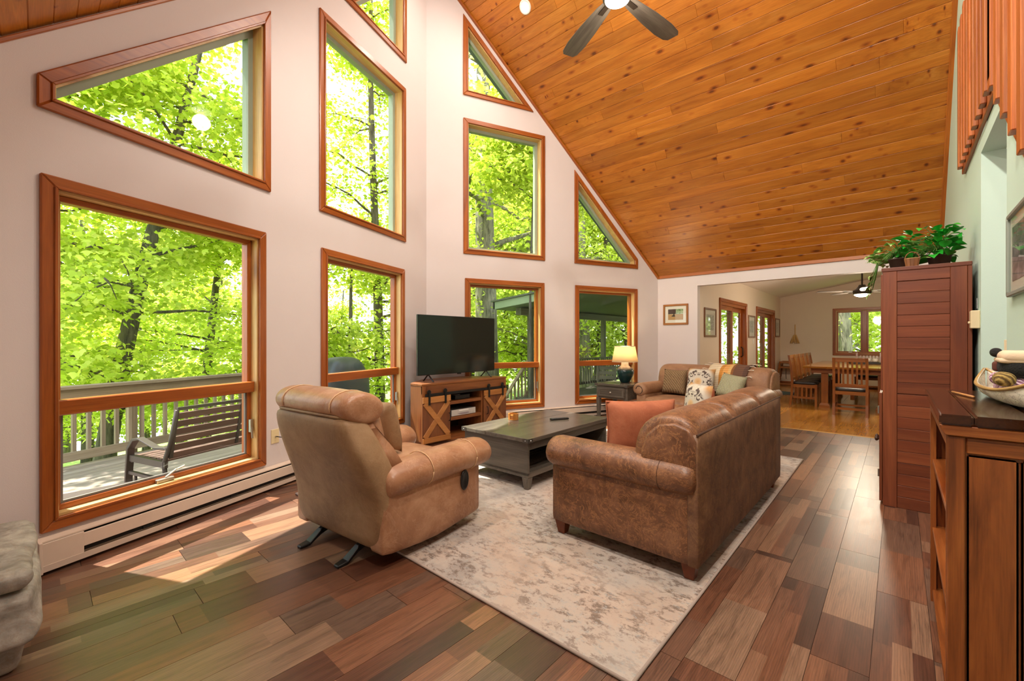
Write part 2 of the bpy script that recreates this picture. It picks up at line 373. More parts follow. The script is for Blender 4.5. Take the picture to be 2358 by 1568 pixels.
# ---- floors
fl = tag(B(-5.3, 3.1, YD, 7.49, -.06, -.0085).build('floor', plain('underlay', '3a2a20', .8)), 'multi-tone brown plank floor of the living room', 'floor', kind='structure')
pl = B(-.0941, .0941, -.6088, .6088, -.008, 0).build('plank', FLOORM, fl)
pmesh = pl.data; first = True; PW = .19; PL = 1.22
for i in range(-28, 3):
    xc = XR-.03-PW/2+(i-2)*PW+.095
    if i < -28: continue
    y = YD-random.random()*PL
    while y < 7.49:
        y0, y1 = max(y, YD), min(y+PL, 7.485); 
        if y1-y0 > .05:
            yc = (y0+y1)/2
            lim = min(xl(y0), xl(y1)) if yc > APEX.y else min(xl(y0), xl(y1))
            if xc > lim-.15 and xc < XR+.02:
                if first: p = pl; first = False
                else: p = bpy.data.objects.new('plank', pmesh); COL.objects.link(p); p.parent = fl
                p.location = (xc, yc, 0); p.scale = (1, (y1-y0)/PL, 1)
        y += PL
dfl = tag(B(-2.64, 3.1, 7.49, 14.95, -.06, -.0085).build('floor_dining', plain('underlay', '3a2a20', .8)), 'glossy honey oak floor of the dining room', 'floor', kind='structure')
dp = None
for i in range(18):
    xc = -2.64+.11+i*.22; y = 7.5-random.random()*1.3
    while y < 14.95:
        y0, y1 = max(y, 7.5), min(y+1.3, 14.95)
        if y1-y0 > .1 and xc < 1.2:
            if dp is None: dp = p = B(-.1095, .1095, -.649, .649, -.008, 0).build('plank', DFLOORM, dfl, bevel=.001)
            else: p = bpy.data.objects.new('plank', dp.data); COL.objects.link(p); p.parent = dfl
            p.location = (xc, (y0+y1)/2, 0); p.scale = (1, (y1-y0)/1.3, 1)
        y += 1.3
tag(MB().prism([(7.465, 0), (7.478, .008), (7.502, .008), (7.515, 0)], -2.64, 2.2, 'x').build('trim_1', wood('honey_oak_trim', [(.2, 'c08a40'), (.8, 'd9ab66')], 0, .25)), 'oak transition strip between the two floors', 'trim', kind='structure')
# ---- ceilings: sloped pine boards
def slope(name, label, right, tmax, xr_fn):
    root = empty(name, (0, YC if right else YD, ZE), 0, label, 'ceiling', kind='structure')
    me = None; t = 0.0; BW = .141
    L = (YC-YR)/math.cos(TH)
    while t < L-.02:
        bw = min(BW, L-t); y = (YC-(t+bw/2)*math.cos(TH)) if right else (YD+(t+bw/2)*math.cos(TH))
        x0 = xl(y)-.04; xe = xr_fn(y); x = x0-random.random()*2.2
        while x < xe:
            ln = random.choice((1.8, 2.4, 3.0, 3.6)); a, b = max(x, x0), min(x+ln, xe)
            if b-a > .04:
                if me is None:
                    o = B(-1.5, 1.5, -.0698, .0698, 0, .015).build('board', pine(0), root, bevel=.0035); me = o.data
                else: o = bpy.data.objects.new('board', me); COL.objects.link(o); o.parent = root
                o.location = ((a+b)/2, y-root.location.y, zr(y)-ZE); o.scale = ((b-a)/3.0, bw/BW, 1 if right else -1)
                o.rotation_euler = ((math.pi-TH) if right else TH, 0, 0)
            x += ln
        t += BW
    return root
slope('ceiling_right', 'sloped knotty pine board ceiling on the right side', True, 6, lambda y: XR-.005 if y > 5.2 else 3.1)
slope('ceiling_left', 'sloped pine board ceiling in the upper left corner', False, 6, lambda y: 3.1)
SOFF = plain('dark_soffit', '46534f', .7, var=.05)
def roofslab(name, right, label):
    ye = YC if right else YD; t0, t1 = .012, .2
    pts = [(xl(YR)-.55, YR), (3.3, YR), (3.3, ye), (xl(ye)-.45, ye)]
    lo = [(x, y, zr(y)+t0) for x, y in pts]; hi = [(x, y, zr(y)+t1) for x, y in pts]
    tag(MB().loft([lo, hi]).build(name, SOFF), label, 'roof', kind='structure')
roofslab('roof_right', True, 'roof over the right half with a dark overhang'); roofslab('roof_left', False, 'roof over the left half with a dark overhang')
# trims along the slope edges
tn = [1]
def trim(a, b, w, t, label, up=(0, 0, 1)):
    tn[0] += 1
    a, b = Vector(a), Vector(b); m = trimw(0)
    o = MB().box(0, (b-a).length, -t/2, t/2, -w/2, w/2).build('trim_%d' % tn[0], wood('ceiling_trim', [(.25, '93480f'), (.5, 'b2621c'), (.8, 'c4742c')], 0, .35, knots=.35, var=.1), bevel=.004)
    d = (b-a).normalized(); side = Vector(up).cross(d).normalized(); u = d.cross(side)
    o.matrix_world = Matrix(((d.x, side.x, u.x, a.x), (d.y, side.y, u.y, a.y), (d.z, side.z, u.z, a.z), (0, 0, 0, 1)))
    tag(o, label, 'trim', kind='structure')
nA = Vector((math.cos(AA), math.sin(AA), 0)); nB = Vector((math.cos(AB), -math.sin(AB), 0))
def P3(s, d, n, off, dz):
    p = APEX+d*s+n*off; return (p.x, p.y, zr(p.y)+dz)
trim(P3(SB1, DB, nB, .012, -.048), P3(.0, DB, nB, .012, -.048), .06, .022, 'pine trim where the right prow wall meets the ceiling', up=(nB.x, nB.y, 0))
trim(P3(SA0, DA, nA, .012, -.048), P3(-(APEX.y-YR)/math.cos(AA), DA, nA, .012, -.048), .06, .022, 'pine trim where the left prow wall meets the ceiling', up=(nA.x, nA.y, 0))
trim((xl(YC)+.02, YC-.012, ZE-.02), (XR, YC-.012, ZE-.02), .055, .022, 'pine trim along the eave above the dining opening')
trim((XR-.012, YC, ZE-.03), (XR-.012, 5.26, zr(5.26)-.03), .05, .022, 'pine trim where the green-tinted wall meets the ceiling', up=(1, 0, 0))
# baseboards
def base(name, a, b, n, label, hgt=.09, m=None):
    a, b = Vector(a), Vector(b); d = (b-a).normalized()
    o = MB().prism([(0, 0), (.014, 0), (.014, hgt-.015), (.006, hgt), (0, hgt)], 0, (b-a).length, 'x').build(name, m or trimw(0))
    o.matrix_world = Matrix(((d.x, n.x, 0, a.x), (d.y, n.y, 0, a.y), (0, 0, 1, 0), (0, 0, 0, 1)))
    tag(o, label, 'baseboard', kind='structure')
pa = APEX+DA*SA0; pb = onz(118, 1318)-nA*.07; base('baseboard_left', pa, (pb.x, pb.y, 0), nA, 'stained baseboard below the wide left window')
pa = APEX+DA*(-1.2); base('baseboard_corner', pa, APEX, nA, 'stained baseboard behind the TV stand')
base('baseboard_right', (XR, 7.4, 0), (XR, 4.36, 0), Vector((-1, 0, 0)), 'baseboard along the green-tinted wall')
# ---- dining room shell
DX, DY = -2.642, 14.95
dd = [(9.05, 11.10), (12.0, 14.1)]
holes = [rect(a+.07, b-.07, -.02, 2.08) for a, b in dd]
wall('wall_dining_left', [(7.955, -.25), (DY, -.25), (DY, 2.62), (7.955, 2.62)], holes, Vector((DX, 0, 0)), Vector((0, 1, 0)), .15, DPAINT, 'pale dining room wall with two sliding doors')
wdo = rect(-1.378, .02, .885, 2.19)
wall('wall_dining_far', [(DX-.15, -.25), (3.1, -.25), (3.1, 3.62), (DX, 2.58)], [offset(wdo, CW)], Vector((0, DY, 0)), Vector((1, 0, 0)), .15, DPAINT, 'tan far wall of the dining room')
wall('wall_dining_right', [(-DY, -.25), (-7.9, -.25), (-7.9, 3.62), (-DY, 3.62)], [], Vector((3.1, 0, 0)), Vector((0, -1, 0)), .12, DPAINT, 'right wall of the dining room')
tag(MB().loft([[(DX-.15, 7.95, 2.553), (3.2, 7.95, 3.6), (3.2, DY+.1, 3.6), (DX-.15, DY+.1, 2.553)], [(DX-.15, 7.95, 2.7), (3.2, 7.95, 3.75), (3.2, DY+.1, 3.75), (DX-.15, DY+.1, 2.7)]]).build('ceiling_dining', TEXCEIL), 'textured vaulted dining room ceiling', 'ceiling', kind='structure')
tag(B(-2.64, 3.2, 7.95, 7.99, 2.4, 3.65).build('wall_dining_header', PAINT), 'dining side of the header wall', 'wall', kind='structure')
e = empty('window_11', (0, DY, 0), 0, 'wood framed double casement window in the dining room', 'window', kind='structure')
inn = ringparts(e, wdo, CW, -.022, 0, 'casing', trimw, .006); q = ringparts(e, inn, .014, -.004, .1, 'jamb', jambw, 0)
B(-.74, -.64, .0, .12, q[0][1], q[2][1]).build('mullion', trimw(2), e, bevel=.004)
for a, b in ((q[0][0], -.74), (-.64, q[1][0])):
    ringparts(e, rect(a, b, q[0][1], q[2][1]), .035, .05, .11, 'sash', trimw, .003); pane(e, offset(rect(a, b, q[0][1], q[2][1]), .03), .085)
B(-1.03, -.95, -.03, .03, q[0][1]+.0, q[0][1]+.025).build('crank_handle', METAL, e, bevel=.004)
for k, (a, b) in enumerate(dd):
    e = empty('door_%d' % (k+1), (DX, 0, 0), R(90), ['sliding glass door with dark handle nearer the sofa', 'sliding glass door at the far end of the dining room'][k], 'door', kind='structure')
    r_ = rect(a, b, 0, 2.15)
    for p in ([r_[0], (a+CW, 0), (a+CW, 2.15-CW), r_[3]], [(b-CW, 0), r_[1], r_[2], (b-CW, 2.15-CW)]): MB().prism(p, -.025, 0, 'y').build('casing', trimw(2), e, bevel=.006)
    MB().prism([(a+CW, 2.15-CW), (b-CW, 2.15-CW), (b, 2.15), (a, 2.15)], -.025, 0, 'y').build('casing', trimw(0), e, bevel=.006)
    x0, x1, xm = a+CW, b-CW, (a+b)/2
    B(x0, x1, 0, .15, 2.02, 2.08).build('head_jamb', trimw(0), e); B(x0, x0+.03, 0, .15, 0, 2.02).build('jamb', trimw(2), e); B(x1-.03, x1, 0, .15, 0, 2.02).build('jamb', trimw(2), e); B(x0, x1, .02, .15, 0, .03).build('threshold', SCREENF, e)
    for u0, u1, d0 in ((x0+.03, xm+.05, .03), (xm-.05, x1-.03, .085)):
        pn = empty('sliding_panel'); pn.parent = e
        pp = ringparts(pn, rect(u0, u1, .03, 2.02), .09, d0, d0+.045, 'panel_rail', trimw, .003); pane(pn, offset(rect(u0, u1, .03, 2.02), .085), d0+.022)
        if d0 > .05 and k == 0: MB().tube([(u1-.045, d0-.002, .92), (u1-.045, d0-.045, .95), (u1-.045, d0-.045, 1.12), (u1-.045, d0-.002, 1.15)], .012, 8).build('door_handle', BLACKM, pn, smooth=True)
base('baseboard_dining_far', (DX, DY, 0), (1.5, DY, 0), Vector((0, -1, 0)), 'stained baseboard on the dining room far wall')
# ---- loft edge, balusters, loft floor
lr = empty('loft_railing', (XR, 4.5, 2.7), 0, 'reddish cedar slat railing along the loft and stairs', 'railing')
ced = lambda a: wood('cedar_slat', [(.25, 'a04c1c'), (.5, 'c0682c'), (.8, 'd6874a')], a, .4, 1.4, var=.35)
y = 5.20
for k in range(10):
    yy = 5.20-k*.184
    B(-.052, -.022, -.042, .042, .045, 1.22).build('baluster', ced(2), lr, bevel=.004).location = (0, yy-4.5, 0)
for k in range(13):
    yy = 3.533-k*.2; zb = 2.69-.765*(3.533-yy)
    if zb < .05: break
    B(-.052, -.022, -.042, .042, 0, 1.18).build('baluster', ced(2), lr, bevel=.004).location = (0, yy-4.5, zb-2.7)
B(-.022, .0, -.85, .78, .01, .13).build('bottom_rail', ced(1), lr, bevel=.004)
B(-.022, .0, -.85, .78, 1.02, 1.12).build('top_rail', ced(1), lr, bevel=.004)
MB().bar((-.011, -.87, .06), (-.011, -3.4, .06-.765*2.53), .022, .12).build('stair_rail', ced(1), lr, bevel=.004)
# ---- recessed light near the prow; other cans and hall dome are added for brightness
CANE = plain('lamp_glow', 'fff0d8', .5, emit=30)
WHITEM = plain('white_metal', 'e8e4dc', .4)
def can_light(x, y, power, label, warm=.76):
    right = y > YR; z = zr(y); n = Vector((0, -math.sin(TH) if right else math.sin(TH), -math.cos(TH)))
    e = empty('recessed_light', (x, y, z), 0, label, 'ceiling light', 'recessed ceiling lights')
    e.rotation_mode = 'QUATERNION'; e.rotation_quaternion = n.to_track_quat('-Z', 'Y')
    MB().lathe([(.062, -.012), (.062, -.022), (.085, -.022), (.092, -.016), (.092, -.012)], 28).build('trim_ring', WHITEM, e, smooth=True)
    MB().lathe([(.001, -.016), (.062, -.016), (.062, -.013), (.001, -.013)], 24).build('lamp_disc', CANE, e)
    l = bpy.data.lights.new('can', 'AREA'); l.shape = 'DISK'; l.size = .14; l.energy = power; l.color = (1, .91, .80); l.spread = R(170)
    lo = bpy.data.objects.new('can_lamp', l); COL.objects.link(lo); lo.parent = e; lo.location = (0, 0, -.03)
CANP = 32
can_light(-3.9, 4.62, CANP*.45, 'small glowing recessed ceiling light near the prow')
for x, y, lb in ((-2.0, 4.5, 'added recessed fill light behind the ceiling fan on the right slope'), (-.4, 4.5, 'added recessed fill light on the right slope nearest the loft'), (-3.9, 3.0, 'added recessed fill light near the prow on the left slope'), (-2.0, 3.0, 'added recessed fill light in the middle of the left slope'), (-.4, 3.0, 'added recessed fill light on the left slope nearest the loft'), (-2.6, 1.3, 'low added recessed fill light on the left slope above the recliner'), (-.8, 1.3, 'low added recessed fill light on the left slope near the stairs'), (-.25, .5, 'lowest added recessed fill light on the left slope by the bookcase')):
    can_light(x, y, CANP*(1.5 if y < 2 else .6 if x < -3 else 1.15), lb)  # added cans, out of view, to brighten the room

hl = empty('added_hall_light', (1.5, 3.88, 2.59), 0, 'small added dome light on the hall ceiling', 'ceiling light')  # unseen dome added to light up the hall
MB().lathe([(.001, 0), (.13, 0), (.13, -.02), (.12, -.02), (.001, -.021)], 28).build('base_plate', WHITEM, hl, smooth=True)
MB().lathe([(.118, -.022), (.10, -.055), (.06, -.075), (.001, -.08)], 28).build('dome', plain('added_dome_glow', 'fff0dc', .4, emit=5), hl, smooth=True)
l = bpy.data.lights.new('added_hall_lamp', 'POINT'); l.energy = 7; l.color = (1, .86, .78); l.shadow_soft_size = .12; lo = bpy.data.objects.new('added_hall_lamp', l); COL.objects.link(lo); lo.parent = hl; lo.location = (0, 0, -.22)
# ================================================================== seating
def leather(name, lo, mid, hi, scratch, sc_amt=.5, rough=.42, scale=1.):
    m, nt, b = nm(name); co = ocoord(nt, (1, 1, 1))
    n1 = nd(nt, 'ShaderNodeTexNoise', {'Vector': co, 'Scale': 4.*scale, 'Detail': 6., 'Roughness': .62, 'Distortion': .4})
    col = ramp(nt, n1.outputs[0], [(.3, lo), (.5, mid), (.72, hi)])
    if sc_amt:
        n2 = nd(nt, 'ShaderNodeTexNoise', {'Vector': co, 'Scale': 3.6*scale, 'Detail': 9., 'Roughness': .72, 'Distortion': 4.})
        band = ramp(nt, n2.outputs[0], [(.478, 0.), (.5, 1.), (.522, 0.)])
        n3 = nd(nt, 'ShaderNodeTexNoise', {'Vector': co, 'Scale': 9.*scale, 'Detail': 2.})
        f = mth(nt, 'MULTIPLY', mth(nt, 'MULTIPLY', band, ramp(nt, n3.outputs[0], [(.32, 0.), (.52, 1.)])), sc_amt)
        col = mul(nt, col, lin(scratch), f, 'MIX')
    nt.links.new(col, b.inputs['Base Color']); b.inputs['Roughness'].default_value = rough
    n4 = nd(nt, 'ShaderNodeTexNoise', {'Vector': co, 'Scale': 90., 'Detail': 3.}); n5 = nd(nt, 'ShaderNodeTexNoise', {'Vector': co, 'Scale': 7., 'Detail': 3., 'Distortion': .6})
    bump(nt, b, mth(nt, 'ADD', mth(nt, 'MULTIPLY', n4.outputs[0], .12), mth(nt, 'MULTIPLY', n5.outputs[0], .9)), .45, .014)
    return m
L_SOFA = leather('distressed_brown_leather', '53341f', '6f4931', '885f43', 'bd8452', .8, .42, 2.2)
L_SOFAB = leather('brown_suede_back', '56392a', '6e4c35', '876246', 'a8804c', .5, .6, 1.9)
L_LOVE = leather('tan_microsuede', '7a543c', '90684a', 'a67e5c', 'b99472', .3, .6)
L_REC = leather('caramel_leather', '8c5f42', 'a67857', 'bf9473', 'd0ab8c', .35, .38)
L_RECB = leather('olive_tan_suede', '7c5f42', '937452', 'a88966', 'b69a76', .25, .62)
PIPE = plain('dark_piping', '4a3020', .6); STITCH = plain('stitch_thread', 'd8b48a', .7)
legw = wood('sofa_leg_wood', [(.25, '6e2f10'), (.6, '8c4318'), (.8, 'a05524')], 2, .35)
def sofa(name, loc, rz, label, L, nb, ms, mback, nail=False, low=False, group=None):
    e = empty(name, loc, rz, label, 'sofa', group); h = L/2
    rbox(L-.06, .86, .24, .03, 6, c=(0, .02, .21)).build('base', ms, e, smooth=True)
    for sx in (-1, 1):
        rbox(.17, .95, .40, .025, 6, bulge=(.008, 0, 0), c=(sx*(h-.09), .005, .285)).build('arm_panel', ms, e, smooth=True)
        loops = []; xc = sx*(h-.075)
        ys = [(-.505, .35), (-.50, .72), (-.485, .9), (-.45, 1.0), (-.2, 1.0), (.1, 1.0), (.3, 1.0), (.40, .98), (.46, .93), (.475, .6)]
        for y, k in ys: loops.append([(xc+math.cos(a)*.125*k, y, .545+math.sin(a)*.102*k) for a in [2*math.pi*i/20 for i in range(20)]])
        ar = MB().loft(loops).build('arm_roll', ms, e, smooth=True)
        MB().tube([(xc+math.cos(a)*.1255, .28, .545+math.sin(a)*.1025) for a in [2*math.pi*i/20 for i in range(21)]], .0018, 5).build('seam', PIPE, ar, smooth=True)
        if nail:
            for i in range(15):
                a = -2.2+i*.36
                MB().lathe([(.002, 0), (.008, .0), (.006, .005), (.001, .006)], 6).build('nailhead', BLACKM, ar).matrix_local = Matrix.Translation((xc+sx*-.0+math.cos(a)*(.085-.003*i), -.507, .545+math.sin(a)*(.075-.002*i))) @ Matrix.Rotation(R(90), 4, 'X')
    # outside back
    zt_ = .708 if nb == 3 else .745
    rbox(L, .07, zt_, .02, 6, c=(0, .455, .085+zt_/2)).build('back_panel', mback, e, smooth=True)
    # back cap (D shaped ends) and roll
    dz = -.037 if nb == 3 else 0
    prof = [(y, z+dz*min(1, (z-.44)/.3)) for y, z in [(.482, .60), (.485, .80), (.46, .875), (.40, .912), (.32, .922), (.23, .905), (.16, .86), (.115, .78), (.10, .66), (.10, .50), (.30, .44)]]
    cap = [(y, z+dz*min(1, (z-.44)/.3)) for y, z in [(.478, .50), (.478, .79), (.44, .85), (.36, .875), (.27, .86), (.20, .80), (.165, .70), (.16, .50)]]
    for sx in (-1, 1): MB().loft([[(sx*(h-.06), y, z) for y, z in cap], [(sx*(h-.004), y, z) for y, z in cap], [(sx*(h+.004), y*.9+.034, z*.95+.034) for y, z in cap]]).build('back_end', ms, e, bevel=.01, smooth=True)
    cy, cz = .30, .68
    w = (L-.03)/nb
    for i in range(nb):
        x0 = -h+.015+i*w; loops = []
        for t, k in ((0, .86), (.03, .95), (.10, 1.0), (.3, 1.02), (.5, 1.025), (.7, 1.02), (.9, 1.0), (.97, .95), (1, .86)):
            loops.append([(x0+t*w, cy+(y-cy)*(k if y < .46 else 1), cz+(z-cz)*k) for y, z in prof])
        MB().loft(loops).build('back_cushion', ms, e, smooth=True, sub=1)
    MB().tube([(-h, .478, .828+dz), (h, .478, .828+dz)], .006, 6).build('piping', PIPE, e)
    sw = (L-.34)/(nb if nb < 3 else 2); ns = nb if nb < 3 else 2
    for i in range(ns):
        rbox(sw-.01, .62, .17, .06, 8, bulge=(0, .01, .03), c=(-h+.17+sw*(i+.5), -.225, .355)).build('seat_cushion', ms, e, smooth=True)
    for sx in (-1, 1):
        for y in (-.42, .42):
            x = sx*(h-.07); MB().loft([[(x-.025, y-.025, 0), (x+.025, y-.025, 0), (x+.025, y+.025, 0), (x-.025, y+.025, 0)], [(x-.042, y-.042, .095), (x+.042, y-.042, .095), (x+.042, y+.042, .095), (x-.042, y+.042, .095)]]).build('leg', legw, e, bevel=.003)
    return e
RUGZ = .012
sofa('leather_sofa', (-1.262, 3.365, RUGZ), R(-90), 'dark distressed brown leather sofa on the rug, seen from behind', 2.10, 3, L_SOFA, L_SOFAB)
LS = (-2.145, 6.62, 0); LSR = R(-8.5)
sofa('love_seat', LS, LSR, 'tan love seat with patterned cushions below the framed picture', 1.70, 2, L_LOVE, L_LOVE, nail=True)
# ---- recliner (local: +y is its front)
rc = empty('recliner', (-2.645, 1.625, RUGZ), R(6.5), 'caramel leather recliner turned towards the windows', 'armchair')
def sl(hw, y0, y1, z, p=4., n=28, lean=0):
    out = []
    for i in range(n):
        a = 2*math.pi*i/n; c, s = math.cos(a), math.sin(a)
        out.append((hw*math.copysign(abs(c)**(2/p), c), (y0+y1)/2+(y1-y0)/2*math.copysign(abs(s)**(2/p), s), z))
    return out
# outside back shell
shell = [(.40, -.345, -.27, .075), (.445, -.385, -.27, .09), (.462, -.40, -.2, .22), (.468, -.415, -.2, .36), (.465, -.46, -.22, .48), (.445, -.51, -.27, .60), (.42, -.555, -.33, .72), (.395, -.58, -.37, .80), (.375, -.585, -.40, .85), (.33, -.56, -.43, .868)]
MB().loft([sl(a, b, c, d, 5) for a, b, c, d in shell]).build('back_shell', L_RECB, rc, smooth=True, sub=1)
for sx in (-1, 1):   # leather side wings of the back
    w = [(-.36, .46), (-.18, .50), (-.26, .66), (-.36, .80), (-.42, .87), (-.52, .84), (-.49, .70)]
    MB().loft([[(sx*.37, y, z) for y, z in w], [(sx*(.455-.11*max(0, z-.5)/.37), y, z) for y, z in w]]).build('back_wing', L_REC, rc, bevel=.018, seg=3, smooth=True)
MB().tube([(-.352, -.47, .862), (-.345, -.53, .864), (-.30, -.562, .868), (-.15, -.570, .870), (.15, -.570, .870), (.30, -.562, .868), (.345, -.53, .864), (.352, -.47, .862)], .008, 6).build('piping', L_RECB, rc, smooth=True)
# head roll and back cushion
loops = []
for t, k in ((-1, .45), (-.985, .75), (-.94, .93), (-.80, 1.0), (-.66, .985), (-.64, .97), (-.6, 1.0), (-.2, 1.03), (.2, 1.03), (.6, 1.0), (.64, .97), (.66, .985), (.80, 1.0), (.94, .93), (.985, .75), (1, .45)):
    loops.append([(t*.395, -.43+math.cos(a)*.145*k-.02*math.sin(a), .905+math.sin(a)*.098*k) for a in [2*math.pi*i/22 for i in range(22)]])
MB().loft(loops).build('head_roll', L_REC, rc, smooth=True, sub=1)
for tx in (-.255, .255): MB().tube([(tx, -.43+math.cos(a)*.1445-.02*math.sin(a), .905+math.sin(a)*.0975) for a in [R(d) for d in range(-20, 205, 15)]], .0035, 5).build('seam', STITCH, rc, smooth=True)
rbox(.70, .20, .52, .09, 8, bulge=(.02, .05, .02), c=(0, 0, 0), fn=lambda q: (q.x, q.y-.31-.38*(q.z+.1)*.6, q.z+.665)).build('back_cushion', L_REC, rc, smooth=True)
rbox(.62, .70, .20, .07, 8, bulge=(0, .02, .035), c=(0, .10, .375)).build('seat_cushion', L_REC, rc, smooth=True)
rbox(.64, .12, .30, .05, 6, bulge=(0, .02, 0), c=(0, .44, .27)).build('footrest', L_REC, rc, smooth=True)
for sx in (-1, 1):
    fn = lambda q, sx=sx: (q.x+sx*.012*math.sin((q.y+.4)*3.2), q.y, q.z+(.03*(1-abs(q.y)/.4)*-1 if q.z < .15 else 0)+.02)
    sp = rbox(.14, .84, .37, .03, 8, bulge=(.012, 0, 0), c=(sx*.395, .045, .235), fn=fn).build('side_panel', L_REC, rc, smooth=True)
    if sx == 1:
        lv = MB().lathe([(.001, 0), (.052, 0), (.058, .008), (.046, .012), (.036, .006), (.001, .004)], 24).build('recline_lever', plain('black_plastic', '181818', .35), sp, smooth=True)
        lv.matrix_local = Matrix.Translation((.487, .27, .345)) @ Matrix.Rotation(R(90), 4, 'Y') @ Matrix.Diagonal((1.2, .7, 1, 1))
    loops = []
    for y, k, dz in ((-.36, .35, -.03), (-.35, .7, -.025), (-.32, .88, -.02), (-.24, .96, -.01), (0, 1.0, 0), (.2, 1.02, .0), (.40, 1.0, .0), (.50, .97, 0), (.555, .85, -.01), (.575, .6, -.015), (.58, .3, -.02)):
        loops.append([(sx*.40+math.cos(a)*.128*k, y, .485+dz+math.sin(a)*.105*k) for a in [2*math.pi*i/22 for i in range(22)]])
    ar = MB().loft(loops).build('arm_pad', L_REC, rc, smooth=True, sub=1)
    for y in (-.05, .36): MB().tube([(sx*.40+math.cos(a)*.129, y, .485+math.sin(a)*.1065) for a in [2*math.pi*i/22 for i in range(23)]], .003, 5).build('seam', STITCH, ar, smooth=True)
for sx in (-.2, .2):   # rocker feet
    MB().loft([[(sx-w_, y, z-t_), (sx+w_, y, z-t_), (sx+w_, y, z+t_), (sx-w_, y, z+t_)] for y, z, w_, t_ in ((-.50, -.004, .022, .008), (-.44, .002, .028, .010), (-.36, .05, .02, .018), (-.28, .075, .018, .02), (-.1, .06, .018, .02), (.2, .02, .018, .018), (.38, .012, .022, .010))]).build('rocker_foot', BLACKM, rc, bevel=.004)
B(-.22, .22, -.2, .25, .05, .2).build('mechanism', BLACKM, rc)
# ================================================================== rug
def rug_mat():
    m, nt, b = nm('distressed_rug'); co = ocoord(nt, (1, 1, 1), False)
    n1 = nd(nt, 'ShaderNodeTexNoise', {'Vector': co, 'Scale': 1.6, 'Detail': 5., 'Roughness': .6})
    col = ramp(nt, n1.outputs[0], [(.32, '948c86'), (.45, 'b5aaa0'), (.58, 'b9a697'), (.75, 'a39184')])
    st = nd(nt, 'ShaderNodeVectorMath', {0: co, 1: (1., 1.5, 1.)}, operation='MULTIPLY').outputs[0]
    n2 = nd(nt, 'ShaderNodeTexNoise', {'Vector': st, 'Scale': 12., 'Detail': 10., 'Roughness': .8, 'Distortion': .2})
    n3 = nd(nt, 'ShaderNodeTexNoise', {'Vector': co, 'Scale': 2.2, 'Detail': 2.})
    f = mth(nt, 'MULTIPLY', ramp(nt, n2.outputs[0], [(.50, 0.), (.57, 1.)]), ramp(nt, n3.outputs[0], [(.36, .25), (.56, 1.)]))
    col = mul(nt, col, lin('6a5a50'), mth(nt, 'MULTIPLY', f, .8), 'MIX')
    n5 = nd(nt, 'ShaderNodeTexNoise', {'Vector': st, 'Scale': 34., 'Detail': 4., 'Roughness': .7})
    col = mul(nt, col, lin('9aa0a0'), mth(nt, 'MULTIPLY', ramp(nt, n5.outputs[0], [(.55, 0.), (.65, 1.)]), .5), 'MIX')
    nt.links.new(col, b.inputs['Base Color']); b.inputs['Roughness'].default_value = .95; b.inputs['Specular IOR Level'].default_value = .1
    n4 = nd(nt, 'ShaderNodeTexNoise', {'Vector': co, 'Scale': 400., 'Detail': 2.}); bump(nt, b, n4.outputs[0], .5, .004); return m
rg = empty('area_rug', (-2.28, 3.53, 0), R(.4), 'pale distressed rug with grey-brown specks under the sofa', 'rug')
B(-1.52, 1.52, -2.04, 2.04, .0005, .011).build('pile', rug_mat(), rg, bevel=.004)
BIND = plain('rug_binding', 'a5958a', .9)
for a, b_ in (((-1.52, -2.04), (1.52, -2.04)), ((1.52, -2.04), (1.52, 2.04)), ((1.52, 2.04), (-1.52, 2.04)), ((-1.52, 2.04), (-1.52, -2.04))):
    MB().tube([(a[0], a[1], .0075), (b_[0], b_[1], .0075)], .0072, 8).build('binding', BIND, rg, smooth=True)
# ================================================================== cushions
def pattern_mat():
    m, nt, b = nm('floral_medallion'); t = nt.nodes.new('ShaderNodeTexCoord'); s = nd(nt, 'ShaderNodeSeparateXYZ', {0: t.outputs['Generated']})
    ax = mth(nt, 'ABSOLUTE', mth(nt, 'SUBTRACT', s.outputs[0], .5)); az = mth(nt, 'ABSOLUTE', mth(nt, 'SUBTRACT', s.outputs[2], .5))
    v = nd(nt, 'ShaderNodeCombineXYZ', {0: ax, 1: az}).outputs[0]
    rad = nd(nt, 'ShaderNodeVectorMath', {0: v}, operation='LENGTH').outputs['Value']
    n = nd(nt, 'ShaderNodeTexNoise', {'Vector': v, 'Scale': 9., 'Detail': 4., 'Distortion': 1.2})
    n2 = nd(nt, 'ShaderNodeTexNoise', {'Vector': v, 'Scale': 26., 'Detail': 3.})
    col = ramp(nt, rad, [(.0, 'c99a62'), (.10, 'd3b083'), (.16, 'c8bfae'), (.5, 'c6bdad'), (.6, 'b98c58')])
    dark = mth(nt, 'MULTIPLY', ramp(nt, n.outputs[0], [(.50, 0.), (.53, 1.)]), ramp(nt, rad, [(.17, 0.), (.2, 1.), (.42, 1.), (.47, 0.)]))
    dark = mth(nt, 'MULTIPLY', dark, ramp(nt, n2.outputs[0], [(.36, .2), (.46, 1.)]))
    col = mul(nt, col, lin('4a3b36'), dark, 'MIX')
    nt.links.new(col, b.inputs['Base Color']); b.inputs['Roughness'].default_value = .9
    n4 = nd(nt, 'ShaderNodeTexNoise', {'Vector': t.outputs['Object'], 'Scale': 250.}); bump(nt, b, n4.outputs[0], .3, .003); return m
PAT = pattern_mat()
